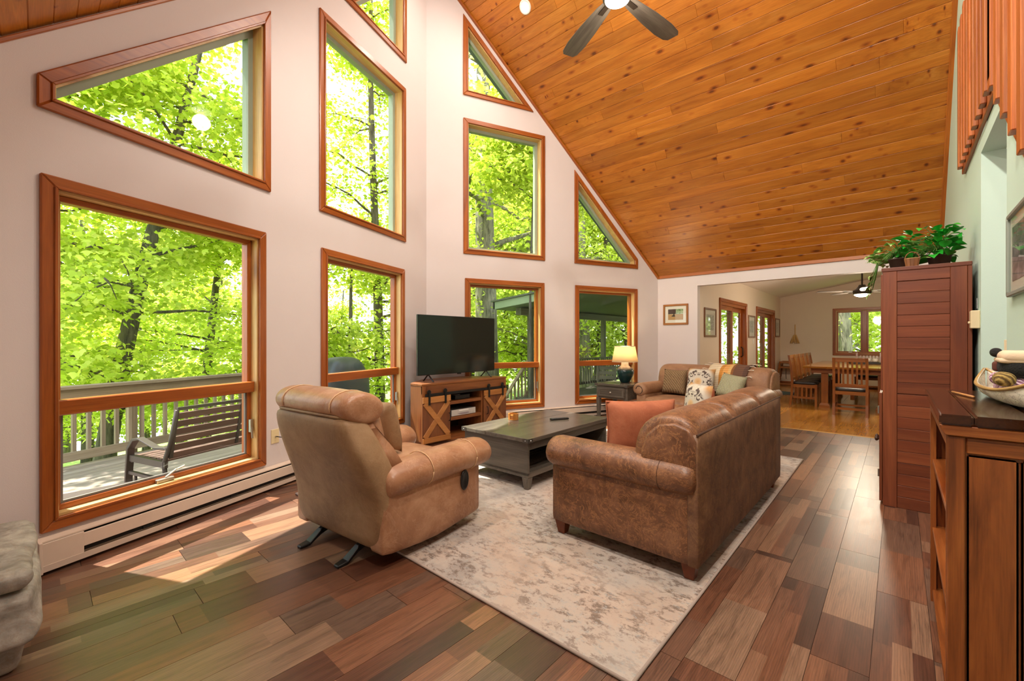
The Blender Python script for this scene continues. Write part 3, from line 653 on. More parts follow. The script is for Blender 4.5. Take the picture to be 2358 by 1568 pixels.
def weave(name, c1, c2, s=90.):
    m, nt, b = nm(name); co = ocoord(nt, (1, 1, 1))
    wv = nd(nt, 'ShaderNodeTexWave', {'Vector': co, 'Scale': s/6, 'Distortion': 2.5, 'Detail': 2., 'Detail Scale': 3.}, wave_type='BANDS', bands_direction='DIAGONAL')
    nt.links.new(ramp(nt, wv.outputs[0], [(.2, c1), (.8, c2)]), b.inputs['Base Color']); b.inputs['Roughness'].default_value = .9
    bump(nt, b, wv.outputs[0], .6, .006); return m
RUST = leather('rust_faux_suede', '88482c', '9e5838', 'ae6a48', 'b87a58', .3, .8)
def cushion(name, loc, rz, tilt, w, h_, t, m, label, two=None, roll=0):
    o = pillow(w, h_, t).build(name, m, smooth=True)
    if two:
        o.data.materials.append(two)
        for p in o.data.polygons:
            if p.center.y > 0: p.material_index = 1
    o.matrix_world = Matrix.Translation(loc) @ Matrix.Rotation(rz, 4, 'Z') @ Matrix.Rotation(tilt, 4, 'X') @ Matrix.Rotation(roll, 4, 'Y')
    tag(o, label, 'cushion', 'throw cushions'); return o
# near sofa: rust-backed pair
c = cushion('throw_cushion', (-1.345, 2.86, .492), R(231), R(3), .52, .39, .18, PAT, 'large rust-backed cushion standing against the near sofa arm', RUST)
c['label'] = 'large rust-backed cushion standing against the near sofa arm'
MB().tube([(.27*math.cos(a)**1 if False else x, 0, z) for x, z in ((-.257, .012), (-.243, .195), (-.257, .38), (0, .37), (.257, .38), (.243, .195), (.257, .012))], .006, 6).build('piping', RUST, c)
cushion('throw_cushion', (-1.375, 4.01, .492), R(-45), R(-8), .42, .42, .15, PAT, 'patterned cushion peeking over the back of the dark leather sofa', RUST)
def lsp(x, y, z):
    return Matrix.Translation(LS) @ Matrix.Rotation(LSR, 4, 'Z') @ Vector((x, y, z))
cushion('throw_cushion', lsp(-.425, -.115, .482), LSR, R(-14), .39, .38, .14, weave('brown_chenille', '6a5238', '8d7350'), 'brown textured cushion at the lamp end of the love seat')
cushion('throw_cushion', lsp(.0, -.165, .484), LSR-R(2), R(-15), .42, .42, .14, PAT, 'square floral medallion cushion in the middle of the love seat')
cushion('throw_cushion', lsp(.425, -.215, .515), LSR-R(14), R(-22), .38, .34, .15, weave('sage_knit', '8d8a6c', 'aaa788', 140.), 'sage green knitted cushion slumped on the love seat', roll=R(7))
cushion('throw_cushion', rc.matrix_basis @ Vector((-.07, .065, .518)), R(6.5)+R(180), R(-12), .34, .36, .13, L_RECB, 'brown cushion leaning inside the recliner')
# throw blanket over the love seat back
def plaid():
    m, nt, b = nm('striped_throw'); t = nt.nodes.new('ShaderNodeTexCoord'); s = nd(nt, 'ShaderNodeSeparateXYZ', {0: t.outputs['Generated']})
    col = ramp(nt, s.outputs[0], [(0., 'd9c7a8'), (.25, 'e0cfb0'), (.32, 'c98a3c'), (.4, 'dca25a'), (.52, 'd8b070'), (.6, '8a5a30'), (.66, '6a4a38'), (.9, '5a4034')], 'CONSTANT')
    wv = nd(nt, 'ShaderNodeTexWave', {'Vector': t.outputs['Object'], 'Scale': 12.}, bands_direction='Z'); col = mul(nt, col, ramp(nt, wv.outputs[0], [(.3, .7), (.6, 1.)]), .7)
    nt.links.new(col, b.inputs['Base Color']); b.inputs['Roughness'].default_value = .95; bump(nt, b, wv.outputs[0], .4, .004); return m
bl = empty('throw_blanket', (0, 0, 0), 0, 'striped plaid throw draped over the love seat back', 'blanket'); bl.matrix_world = Matrix.Translation(LS) @ Matrix.Rotation(LSR, 4, 'Z')
pr = [(.055, .56), (.075, .68), (.092, .79), (.145, .875), (.225, .925), (.32, .945), (.41, .935), (.475, .89), (.503, .80), (.506, .66)]
rows = []
for i in range(15):
    x = .0+.56*i/14
    rows.append([(x, y+.006*math.sin(i*1.7+j), z+.006*math.sin(i*.9+j*1.3)) for j, (y, z) in enumerate(pr)])
def sheet(rows, th=.006):
    n, k = len(rows), len(rows[0]); vs = [p for r in rows for p in r]+[(p[0], p[1]-th, p[2]+th) for r in rows for p in r]; fs = []
    N = n*k
    for i in range(n-1):
        for j in range(k-1):
            q = (i*k+j, (i+1)*k+j, (i+1)*k+j+1, i*k+j+1); fs += [q, tuple(a+N for a in q[::-1])]
    for i in range(n-1): fs += [(i*k, i*k+N, (i+1)*k+N, (i+1)*k), (i*k+k-1, (i+1)*k+k-1, (i+1)*k+k-1+N, i*k+k-1+N)]
    for j in range(k-1): fs += [(j, j+1, j+1+N, j+N), ((n-1)*k+j, (n-1)*k+j+N, (n-1)*k+j+1+N, (n-1)*k+j+1)]
    return MB().add(vs, fs)
sheet(rows).build('cloth', plaid(), bl, smooth=True)
FR = plain('cream_fringe', 'd9c8b4', .95); mb = MB()
for i in range(26):
    j = random.randrange(2, 8); x = .56 if i % 2 else 0.
    y, z = pr[j]; y += random.uniform(-.02, .02); mb.tube([(x, y-.005, z+.004), (x+(.05 if x else -.05), y-.012, z+.012), (x+(.08 if x else -.08), y-.016, z+random.uniform(-.01, .015))], .005, 5)
tag(mb.build('fringe', FR, bl, smooth=True), kind='stuff')
# ================================================================== tables
def greyw(a): return wood('grey_stained_wood', [(.25, '4b453d'), (.5, '60584e'), (.8, '776d60')], a, .24, 1.1, var=.2)
STUD = plain('steel_stud', 'b8b8b8', .3, metal=1); DKM = plain('gunmetal_bracket', '5a5650', .4, metal=.6)
ct = empty('coffee_table', (-2.775, 3.51, RUGZ), R(.6), 'long grey wood coffee table with metal corners on the rug', 'coffee table')
W2, L2, TZ = .42, .70, .445
B(-W2, -.10, -L2, L2, TZ-.035, TZ).build('fixed_top', greyw(1), ct, bevel=.003); B(-.097, W2, -L2, L2, TZ-.035, TZ).build('lift_top', greyw(1), ct, bevel=.003)
B(-W2+.02, W2-.02, -L2+.02, -L2+.045, .12, TZ-.035).build('end_panel', greyw(0), ct, bevel=.003); B(-W2+.02, W2-.02, L2-.045, L2-.02, .12, TZ-.035).build('end_panel', greyw(0), ct, bevel=.003)
B(-W2+.02, -W2+.045, -L2+.045, L2-.045, .12, TZ-.035).build('side_panel', greyw(1), ct, bevel=.003)
B(-W2+.02, W2-.02, -L2+.02, L2-.02, .10, .145).build('bottom_shelf', greyw(1), ct, bevel=.003); B(W2-.045, W2-.02, -L2+.045, L2-.045, TZ-.105, TZ-.037).build('apron', greyw(1), ct, bevel=.003)
for sx in (-1, 1):
    for sy in (-1, 1):
        x, y = sx*(W2-.055), sy*(L2-.055)
        MB().loft([[(x-.022+sx*.008, y-.022+sy*.008, 0), (x+.022+sx*.008, y-.022+sy*.008, 0), (x+.022+sx*.008, y+.022+sy*.008, 0), (x-.022+sx*.008, y+.022+sy*.008, 0)], [(x-.035, y-.035, .10), (x+.035, y-.035, .10), (x+.035, y+.035, .10), (x-.035, y+.035, .10)]]).build('leg', greyw(2), ct, bevel=.003)
        cb = B(sx*(W2+.002)-.002, sx*(W2+.002)+.002, sy*L2-sy*.06 if sy > 0 else -L2, L2 if sy > 0 else -L2+.06, TZ-.036, TZ+.001)
        cb.box(min(sx*W2, sx*(W2-.06)), max(sx*W2, sx*(W2-.06)), sy*(L2+.002)-.002, sy*(L2+.002)+.002, TZ-.036, TZ+.001); k = cb.build('corner_bracket', DKM, ct)
        MB().lathe([(.001, 0), (.006, 0), (.004, .004), (.001, .005)], 8).build('stud', STUD, k).matrix_local = Matrix.Translation((sx*(W2-.03), sy*(L2+.004), TZ-.018)) @ Matrix.Rotation(R(90*sy)*-1, 4, 'X')
        MB().lathe([(.001, 0), (.006, 0), (.004, .004), (.001, .005)], 8).build('stud', STUD, k).matrix_local = Matrix.Translation((sx*(W2+.004), sy*(L2-.03), TZ-.018)) @ Matrix.Rotation(R(90*sx), 4, 'Y')
TT = RUGZ+TZ
# remote and coaster holder
p = onz(1288, 965, TT+.005); rm = empty('remote_control', (p.x, p.y, TT), R(62), 'black remote control lying on the coffee table', 'remote')
rbox(.21, .05, .018, .007, 5, c=(0, 0, .0095)).build('body', plain('black_plastic', '181818', .35), rm, smooth=True)
BT = plain('grey_button', '6a6a6a', .5)
for i in range(7):
    for j in range(3): MB().lathe([(.001, .018), (.0045, .018), (.004, .0205), (.001, .021)], 8, (-.08+i*.024, -.014+j*.014, 0)).build('button', BT, rm)
p = onz(1182, 966, TT); ch = empty('coaster_holder', (p.x, p.y, TT), R(20), 'small round wooden coaster holder on the coffee table', 'coaster holder')
bam = lambda a: wood('bamboo', [(.25, 'b06a28'), (.5, 'c98238'), (.8, 'dda05a')], a, .35, 2.)
lo_, hi_ = [], []
ang = [R(d) for d in range(-70, 251, 10)]
MB().loft([[(r_*math.cos(a), r_*math.sin(a), z) for a in [2*math.pi*i/32 for i in range(32)]] for r_, z in ((.052, 0), (.055, .003), (.055, .012), (.001, .012))]).build('base', bam(0), ch, smooth=False)
mb = MB()
n = len(ang); ring = []
for a in ang: ring.append([(math.cos(a)*.055, math.sin(a)*.055, .012), (math.cos(a)*.055, math.sin(a)*.055, .066), (math.cos(a)*.044, math.sin(a)*.044, .066), (math.cos(a)*.044, math.sin(a)*.044, .012)])
MB().loft(ring).build('wall_ring', bam(2), ch, smooth=False)
for i in range(4): MB().lathe([(.001, 0), (.041, 0), (.042, .004), (.041, .008), (.001, .008)], 24, (0, 0, .0125+i*.0095)).build('coaster', bam(0), ch)
# ---- end table and lamp
et = empty('end_table', (-3.42, 6.48, 0), R(-3), 'grey wood end table with one drawer beside the love seat', 'side table')
B(-.30, .30, -.30, .30, .565, .60).build('top', greyw(0), et, bevel=.004); bx = B(-.285, .285, -.27, .285, .36, .565).build('body', greyw(0), et, bevel=.003)
dr = B(-.245, .245, -.292, -.27, .385, .545).build('drawer', greyw(0), et, bevel=.003)
ringparts(dr, rect(-.23, .23, .395, .535), .03, -.300, -.292, 'drawer_frame', greyw, .002)
MB().lathe([(.006, 0), (.006, .012), (.016, .018), (.016, .024), (.001, .028)], 14).build('knob', METAL, dr, smooth=True).matrix_local = Matrix.Translation((0, -.292, .465)) @ Matrix.Rotation(R(90), 4, 'X')
for sx in (-1, 1):
    for sy in (-1, 1):
        x, y = sx*.255, sy*.25; MB().loft([[(x-.02, y-.02, 0), (x+.02, y-.02, 0), (x+.02, y+.02, 0), (x-.02, y+.02, 0)], [(x-.032, y-.032, .36), (x+.032, y-.032, .36), (x+.032, y+.032, .36), (x-.032, y+.032, .36)]]).build('leg', greyw(2), et, bevel=.003)
        cb = B(min(sx*.30, sx*.25), max(sx*.30, sx*.25), sy*.302-.002, sy*.302+.002, .563, .601); cb.box(sx*.302-.002, sx*.302+.002, min(sy*.30, sy*.25), max(sy*.30, sy*.25), .563, .601); cb.build('corner_bracket', DKM, et)
lp = onz(1443, 880, .60); lm = empty('table_lamp', (lp.x+.0, lp.y-.06, .6005), 0, 'lit table lamp with dark ceramic base and cream shade', 'lamp')
def glaze():
    m, nt, b = nm('dark_teal_glaze'); t = nt.nodes.new('ShaderNodeTexCoord'); s = nd(nt, 'ShaderNodeSeparateXYZ', {0: t.outputs['Object']})
    n = nd(nt, 'ShaderNodeTexNoise', {'Vector': t.outputs['Object'], 'Scale': 160., 'Detail': 3.})
    f = mth(nt, 'ADD', s.outputs[2], mth(nt, 'MULTIPLY', mth(nt, 'SUBTRACT', n.outputs[0], .5), .05))
    nt.links.new(ramp(nt, f, [(.0, '0b2a2c'), (.2, '10302f'), (.245, '5a4a40'), (.27, 'a08a78'), (.33, '8f8a80')]), b.inputs['Base Color']); b.inputs['Roughness'].default_value = .18; return m
MB().lathe([(.065, 0), (.075, .01), (.085, .03), (.125, .10), (.145, .16), (.140, .205), (.115, .245), (.085, .26), (.078, .275), (.062, .285), (.06, .33), (.05, .335), (.001, .336)], 36).build('vase_base', glaze(), lm, smooth=True)
MB().tube([(0, 0, .33), (0, 0, .42)], .008, 8).build('stem', METAL, lm)
shm = bpy.data.materials.new('linen_shade'); shm.use_nodes = True; nt = shm.node_tree; b = nt.nodes['Principled BSDF']; b.inputs['Base Color'].default_value = lin('efe2c8'); b.inputs['Roughness'].default_value = .9
tr = nd(nt, 'ShaderNodeBsdfTranslucent', {'Color': lin('f6e2bc')}); mx = nd(nt, 'ShaderNodeMixShader', {0: .55, 1: b.outputs[0], 2: tr.outputs[0]}); nt.links.new(mx.outputs[0], nt.nodes['Material Output'].inputs[0])
sh = MB()
for k in range(1): sh.loft([[(r_*math.cos(a), r_*math.sin(a), z) for a in [2*math.pi*i/40 for i in range(40)]] for r_, z in ((.212, .345), (.165, .605), (.163, .605), (.210, .345))], cap=False, closed=True)
so = sh.build('shade', shm, lm, smooth=True)
for r_, z in ((.165, .605), (.212, .345)): MB().tube([(r_*math.cos(a), r_*math.sin(a), z) for a in [2*math.pi*i/40 for i in range(41)]], .003, 5).build('shade_rim', METAL if z > .5 else FR, so, smooth=True)
MB().lathe([(.001, .42), (.03, .43), (.034, .46), (.02, .50), (.001, .51)], 16).build('bulb', plain('bulb_glow', 'ffe2b0', .5, emit=12), lm, smooth=True)
l = bpy.data.lights.new('lamp_bulb', 'POINT'); l.energy = 14; l.color = (1, .80, .52); l.shadow_soft_size = .04; lo = bpy.data.objects.new('lamp_bulb_light', l); COL.objects.link(lo); lo.parent = lm; lo.location = (0, 0, .54)
# ---- TV stand
def barn(a): return wood('rustic_brown_wood', [(.25, '6b3a1c'), (.5, '8a5026'), (.8, 'a56a36')], a, .45, 1., knots=.45, var=.22)
DARKIN = wood('dark_inner_wood', [(.2, '2e1a10'), (.8, '4a2c1a')], 0, .5)
ts = empty('tv_stand', (-4.33, 3.925, 0), R(90), 'rustic brown corner TV stand with barn doors', 'tv stand')
pl_ = lambda k: [(-.76+k, 0), (.76-k, 0), (.76-k, .24), (.35, .55-k), (-.35, .55-k), (-.76+k, .24)]
MB().prism(pl_(0), .737, .765, 'z').build('top', barn(0), ts, bevel=.004)
MB().prism([(-.745, .03), (.745, .03), (.745, .24), (.34, .535), (-.34, .535), (-.745, .24)], .0, .05, 'z').build('plinth', barn(0), ts)
for a, b_ in (((-.745, .02), (-.745, .24)), ((.745, .24), (.745, .02))): MB().bar((a[0], a[1], .3935), (b_[0], b_[1], .3935), .022, .687).build('side_panel', barn(2), ts)
MB().prism([(-.745, .24), (-.34, .535), (.34, .535), (.745, .24), (.73, .235), (.33, .52), (-.33, .52), (-.73, .235)], .05, .737, 'z').build('back_panel', DARKIN, ts)
B(-.755, -.70, 0, .025, 0, .737).build('stile', barn(2), ts, bevel=.003); B(.70, .755, 0, .025, 0, .737).build('stile', barn(2), ts, bevel=.003)
B(-.755, .755, .003, .028, .635, .737).build('header', barn(0), ts, bevel=.003)
for x in (-.325, .27): B(x-.015, x+.015, .01, .5, .05, .635).build('divider', barn(2), ts)
for z in (.275, .485): B(-.31, .255, .01, .45, z-.02, z+.02).build('shelf', barn(0), ts, bevel=.003)
brace_w = wood('brace_wood', [(.25, '9a602c'), (.5, 'b0743a'), (.8, 'c48a50')], 0, .45, 1., var=.1)
tr_ = B(-.72, .72, -.022, -.014, .605, .64).build('track', BLACKM, ts, bevel=.002)
for k, (x0, x1) in enumerate(((-.755, -.32), (.285, .745))):
    d = B(x0, x1, -.008, .002, .03, .60).build('barn_door', wood('door_panel_wood', [(.25, '5a3018'), (.5, '744220'), (.8, '8c562c')], 2, .45, 1., knots=.5, var=.1), ts)
    zt, zb = .60, .03
    B(x0, x1, -.022, -.008, zb, zb+.065).build('door_rail', brace_w, d, bevel=.002); B(x0, x1, -.022, -.008, zt-.075, zt).build('door_rail', brace_w, d, bevel=.002)
    za, zc = zb+.065, zt-.075
    MB().bar((x0+.03, -.013, za), (x1-.03, -.013, zc), .013, .07, (0, 0, 1)).build('cross_brace', brace_w, d, bevel=.002)
    MB().bar((x0+.03, -.0145, zc), (x1-.03, -.0145, za), .013, .07, (0, 0, 1)).build('cross_brace', brace_w, d, bevel=.002)
    for x in (x0+.09, x1-.09):
        s_ = B(x-.014, x+.014, -.033, -.024, .50, .655); s_.lathe([(.001, -.004), (.03, -.004), (.03, .004), (.001, .004)], 20, (0, 0, 0)); 
        n0 = 8
        s_.v[n0:] = [(x+vx, -.019+vz, .66+vy) for vx, vy, vz in s_.v[n0:]]
        s_.build('roller_hanger', BLACKM, d, bevel=.001)
    hx = x1-.03 if k == 0 else x0+.05
    MB().tube([(hx, -.022, .27), (hx, -.045, .275), (hx, -.05, .32), (hx, -.045, .365), (hx, -.022, .37)], .006, 8).build('door_handle', BLACKM, d, smooth=True)
sb = empty('cable_box', (-4.36, 3.88, .505), R(90), 'black cable box on the upper shelf of the TV stand', 'cable box')
B(-.13, .13, .03, .22, .004, .062).build('body', plain('black_plastic', '181818', .35), sb, bevel=.004); MB().lathe([(.001, .0625), (.07, .0625), (.07, .068), (.001, .069)], 24, (-.06, .12, 0)).build('disc', plain('grey_disc', '8d8680', .4), sb)
for sx in (-.1, .1): B(sx-.01, sx+.01, .05, .2, 0, .004).build('foot', BLACKM, sb)
dv = empty('dvd_player', (-4.345, 3.88, .295), R(90), 'silver disc player on the lower shelf of the TV stand', 'disc player')
SILV = plain('silver_plastic', 'c4c0bb', .35, metal=.3)
B(-.215, .215, .03, .27, .006, .085).build('body', plain('grey_case', '5a5856', .4), dv, bevel=.003); B(-.215, .215, .02, .03, .006, .085).build('front_panel', SILV, dv, bevel=.002)
B(-.09, .08, .017, .02, .06, .078).build('disc_tray', plain('white_plastic', 'd8d6d2', .4), dv); MB().prism([(-.12, .03), (-.04, .018), (.06, .018), (.12, .032), (.06, .04), (-.04, .04)], .018, .0205, 'y').build('display', plain('mauve_display', '8a7f86', .3), dv)
for i in range(4): MB().lathe([(.001, 0), (.007, 0), (.006, .004), (.001, .005)], 10).build('button', SILV, dv).matrix_local = Matrix.Translation((.1+i*.026, .0205, .03)) @ Matrix.Rotation(R(90), 4, 'X')
# ---- television
tv = empty('television', (-4.50, 3.92, .765), R(90), 'large black flat-screen television on the TV stand', 'television')
def scr():
    m, nt, b = nm('screen_panel'); b.inputs['Base Color'].default_value = lin('071412'); b.inputs['Roughness'].default_value = .1; b.inputs['Specular IOR Level'].default_value = .6; b.inputs['Coat Weight'].default_value = .3; b.inputs['Coat Roughness'].default_value = .1; return m
B(-.69, .69, 0, .035, .088, .866).build('bezel', plain('black_plastic', '181818', .35), tv, bevel=.003)
B(-.683, .683, -.003, .004, .098, .860).build('screen', scr(), tv); B(-.35, .35, .035, .07, .12, .55).build('back_housing', plain('black_plastic', '181818', .35), tv, bevel=.01)
B(-.03, .03, -.002, .02, .074, .088).build('sensor', BLACKM, tv, bevel=.002)
for sx in (-.52, .52):
    mb = MB(); mb.bar((sx, .012, .095), (sx-.01, -.11, .006), .02, .012); mb.bar((sx, .018, .095), (sx+.01, .13, .006), .02, .012); mb.build('foot', plain('glossy_black', '101010', .2), tv, bevel=.003)
# ================================================================== right side: tall cabinet, bookcase, plants
def mahog(a): return wood('red_brown_cabinet', [(.25, '5e2a16'), (.5, '7c3d20'), (.8, '965430')], a, .42, 1., var=.3)
ar = empty('tall_cabinet', (.148, 4.49, 0), 0, 'tall red-brown plank-sided cabinet with plants on top', 'cabinet')
AX0, AX1, AD, AH = -.243, .243, .95, 1.87
B(AX0+.012, AX1, .012, AD, .02, AH-.03).build('carcass', mahog(2), ar)
B(AX0-.008, AX1, -.008, AD+.01, AH-.03, AH).build('top_board', mahog(0), ar, bevel=.004)
B(AX0, AX0+.083, -.004, .012, 0, AH-.03).build('stile', mahog(2), ar, bevel=.002); B(.132, .218, -.004, .012, 0, AH-.03).build('stile', mahog(2), ar, bevel=.002); B(.220, AX1, -.002, .012, 0, AH-.03).build('back_strip', mahog(2), ar, bevel=.002)
B(AX0+.083, .132, -.002, .012, AH-.11, AH-.03).build('top_rail', mahog(0), ar, bevel=.002)
z = AH-.112; pk = None
for sec, zb in ((0, .888), (1, .0)):
    if sec: z = .882
    n = 10; hh = (z-zb)/n
    for i in range(n):
        o = B(AX0+.084, .131, .003+random.random()*.002, .012, z-hh+.0012, z-.0012).build('side_plank', mahog(0), ar, bevel=.0015); z -= hh
for k in range(2):
    d = B(AX0-.022, AX0-.002, .004+k*.47, .464+k*.47, .03, .885).build('lower_door', mahog(2), ar, bevel=.003)
    u = B(AX0-.012, AX0+.006, .006+k*.47, .464+k*.47, .905, 1.82).build('upper_door', mahog(2), ar, bevel=.003)
    MB().lathe([(.008, 0), (.008, .012), (.02, .022), (.022, .032), (.012, .04), (.001, .042)], 16).build('knob', plain('dark_knob', '3a2116', .4), d, smooth=True).matrix_local = Matrix.Translation((AX0-.022, .42+k*.1, .45)) @ Matrix.Rotation(R(-90), 4, 'Y')
    for z in (.22, .72): MB().tube([(AX0-.026, .006+k*.925, z), (AX0-.026, .006+k*.925, z+.06)], .005, 8).build('hinge', METAL, d)
# plants on the cabinet
def leafmat(name, c1, c2, edge=None, trans=.25):
    m, nt, b = nm(name); t = nt.nodes.new('ShaderNodeTexCoord'); oi = nt.nodes.new('ShaderNodeObjectInfo')
    wn = nd(nt, 'ShaderNodeTexWhiteNoise', {'W': oi.outputs['Random']}, noise_dimensions='1D')
    col = ramp(nt, wn.outputs[0], [(0., c1), (1., c2)])
    if edge:
        n = nd(nt, 'ShaderNodeTexNoise', {'Vector': t.outputs['Object'], 'Scale': 24., 'Distortion': 2.}); col = mul(nt, col, lin(edge), ramp(nt, n.outputs[0], [(.47, 0.), (.55, 1.)]), 'MIX')
    nt.links.new(col, b.inputs['Base Color']); b.inputs['Roughness'].default_value = .32; return m
def leaf_mesh(L, Wd, tip=.5):
    v = []; f = []; n = 6
    for i in range(n+1):
        t = i/n; w = Wd/2*math.sin(math.pi*min(1, t**.75))*(1 if t < .5 else (1-(t-.5)*.15)); z = .18*L*math.sin(t*2.2)-.05*L
        for s in (-1, -.5, 0, .5, 1): v.append((s*w, t*L, z+abs(s)*w*.35-.02*L*(t*3)**2*.3))
    for i in range(n):
        for j in range(4): f.append((i*5+j, i*5+j+1, (i+1)*5+j+1, (i+1)*5+j))
    return MB().add(v, f)
def plant(loc, label, m, L, Wd, pts, basket=None, stemc='4c7a2c'):
    e = empty('potted_plant', loc, 0, label, 'plant', 'plants on the tall cabinet'); 
    MB().lathe([(.001, 0), (.055, 0), (.07, .085), (.075, .085), (.075, .095), (.06, .095), (.06, .08), (.001, .08)], 20).build('pot', plain('plant_pot', '4a3a30', .7), e, smooth=True)
    base_ = leaf_mesh(L, Wd).build('leaf', m, e, smooth=True); first = True; st = MB()
    bx = Vector((.075, 4.515, AH))-Vector(loc)
    for p, az, el, s in pts:
        tip = Vector(p)+Vector((-math.sin(az)*math.cos(el), math.cos(az)*math.cos(el), math.sin(el)+.1))*L*s
        if p[0] > -.14:      # boughs on the cabinet top: clear of the basket and above the board
            p = (p[0], p[1], max(p[2], .07)); 
            if tip.z < .03: el = .1
            if any(abs(q[0]-bx.x) < .115 and abs(q[1]-bx.y) < .10 and q[2] < .20 for q in (p, tip, (Vector(p)+tip)/2)): continue
        if first: o = base_; first = False
        else: o = bpy.data.objects.new('leaf', base_.data); COL.objects.link(o); o.parent = e
        o.location = p; o.rotation_euler = (el, random.uniform(-.5, .5), az); o.scale = (s, s, s)
        a = Vector((0, 0, .08)); bq = Vector(p); mid = (a+bq)/2+Vector((0, 0, .06)) if bq.z > .03 else Vector((-.135, bq.y, .06)); st.tube([a, (a+mid)/2+Vector((0, 0, .03)), mid, bq], [.003, .0028, .0025, .002], 5)
    tag(st.build('stems', plain('plant_stem'+stemc, stemc, .5), e, smooth=True), kind='stuff'); return e
def cloud(n, cx, rx, cy, ry, z0, z1, droop=0):
    out = []
    for i in range(n):
        u = random.uniform(-1, 1); v = random.uniform(-1, 1); zt = z1-(z1-z0)*.55*(u*u*.6+v*v*.3)
        p = (cx+u*rx, cy+v*ry, random.uniform(z0, zt)); az = math.atan2(-(p[0]-cx), (p[1]-cy))+random.uniform(-.9, .9)
        out.append((p, az, random.uniform(-.7, .45), random.uniform(.75, 1.2)))
    return out
pts = cloud(120, -.02, .19, .0, .17, .06, .34)
plant((.235, 4.74, AH+.0005), 'bushy bright green round-leaved plant on the tall cabinet', leafmat('green_leaf', '0f7a1e', '2fae34'), .088, .07, [q for q in pts if q[0][0] < .075])
pts = cloud(70, -.02, .13, 0, .15, .03, .26)+[((-.15-random.random()*.03, -.14+random.random()*.2, -.02-.16*random.random()), R(60+random.random()*60), -1.1, .8) for _ in range(9)]
plant((.005, 4.72, AH+.0005), 'variegated trailing plant hanging off the left of the tall cabinet', leafmat('variegated_leaf', '3f7a22', '5f9a34', 'b9c487'), .085, .05, pts)
bk = empty('small_basket', (.075, 4.515, AH), 0, 'small brown splint basket with handle on the cabinet edge', 'basket')
rust = wood('basket_splint', [(.2, '6a3c1e'), (.8, '96602f')], 2, .6)
for i in range(12):
    a = 2*math.pi*i/12; MB().loft([[(r_*math.cos(a+d)*1.25, r_*math.sin(a+d)*.7, z) for d, r_ in ((-.24, r0), (.24, r0), (.24, r0+.004), (-.24, r0+.004))] for r0, z in ((.026, 0), (.034, .06))]).build('splint', rust, bk)
MB().tube([(.042*math.cos(a), .022*math.sin(a), .06) for a in [2*math.pi*i/16 for i in range(17)]], .004, 6).build('rim', wood('rim_cane', [(.2, 'a07a4a'), (.8, 'c29a64')], 0, .6), bk, smooth=True)
MB().tube([(-.04*math.cos(a) , 0, .06+.05*math.sin(a)) for a in [math.pi*i/12 for i in range(13)]], .0035, 6).build('handle', rust, bk, smooth=True); B(-.03, .03, -.016, .016, 0, .004).build('bottom', rust, bk)
# ---- bookcase console
def dkpine(a): return wood('dark_pine_furniture', [(.22, '55290f'), (.5, '965224'), (.8, 'ba7236')], a, .35, 1.8, knots=.3, var=.2)
DKTOP = wood('dark_polished_top', [(.2, '2c160c'), (.6, '44240f'), (.85, '56301a')], 1, .12, 1.)
bc = empty('bookcase', (.118, 2.05, 0), 0, 'dark pine bookcase with panelled end at the right edge', 'bookcase')
for a, b_ in ((-.018, .062), (.064, .20), (.202, .288)): B(a, b_, -.025, 1.03, 1.02, 1.055).build('top_board', DKTOP, bc, bevel=.006, seg=2)
MB().prism([(-.012, 1.0), (-.004, .985), (.288, .985), (.288, 1.02), (-.018, 1.02)], -.02, .0, 'y').build('end_moulding', dkpine(0), bc, bevel=.003)
B(0, .285, 0, .02, .0, .985).build('end_core', dkpine(2), bc)
B(0, .044, -.012, .0, 0, .985).build('stile', dkpine(2), bc, bevel=.004); B(.046, .285, -.010, 0, .93, .983).build('top_rail', dkpine(0), bc, bevel=.003)
for a, b_ in ((.047, .158), (.163, .285)): B(a, b_, -.010, 0, .04, .925).build('raised_panel', dkpine(2), bc, bevel=.006, seg=2)
B(0, .285, .985, 1.005, 0, 1.02).build('far_end', dkpine(2), bc); B(.27, .285, .02, .985, 0, 1.02).build('back_board', dkpine(2), bc)
for z in (.06, .37, .71): B(.006, .27, .02, .985, z-.022, z).build('shelf', dkpine(1), bc, bevel=.002)
B(0, .02, .02, .985, .95, 1.02).build('front_rail', dkpine(1), bc); B(0, .02, .945, .985, 0, .95).build('stile', dkpine(2), bc)
# ---- bark canoe with plush bears
cn = empty('bark_canoe', (.325, 2.60, 1.055), R(3), 'birch-bark canoe ornament on the bookcase', 'ornament')
BARK = leather('birch_bark', '9a8c7e', 'd6ccbe', 'ece4d6', '6a5a4c', .9, .8, 2.5); RIM = wood('canoe_rim', [(.2, 'b98a44'), (.8, 'dcb878')], 1, .5)
def hull(k, z0=0.):
    loops = []
    for i in range(13):
        t = -1+2*i/12; wv = .07*(1-abs(t)**2.4)+.004; y = t*.40; up = .035*abs(t)**3; hgt = .055+up
        loops.append([(wv*k*math.sin(a)*1.0, y*(1 if k == 1 else .97), z0+up*.5+hgt*(1-math.cos(a)**1)*1.0 if False else z0+up*.6+hgt*(1-max(0, math.cos(a)))) for a in [R(-90+180*j/10) for j in range(11)]])
    return loops
H1, H2 = hull(1, .0), hull(.93, .006)
vs_, fs_ = [], []; nn = len(H1[0])
mb = MB(); allv = [p for l in H1 for p in l]+[p for l in H2 for p in l]; N = len(H1)*nn; fs_ = []
for i in range(len(H1)-1):
    for j in range(nn-1):
        q = (i*nn+j, i*nn+j+1, (i+1)*nn+j+1, (i+1)*nn+j); fs_ += [q, tuple(a+N for a in q[::-1])]
    for j in (0, nn-1): fs_.append((i*nn+j, (i+1)*nn+j, (i+1)*nn+j+N, i*nn+j+N))
mb.add(allv, fs_); mb.build('hull', BARK, cn, smooth=True)
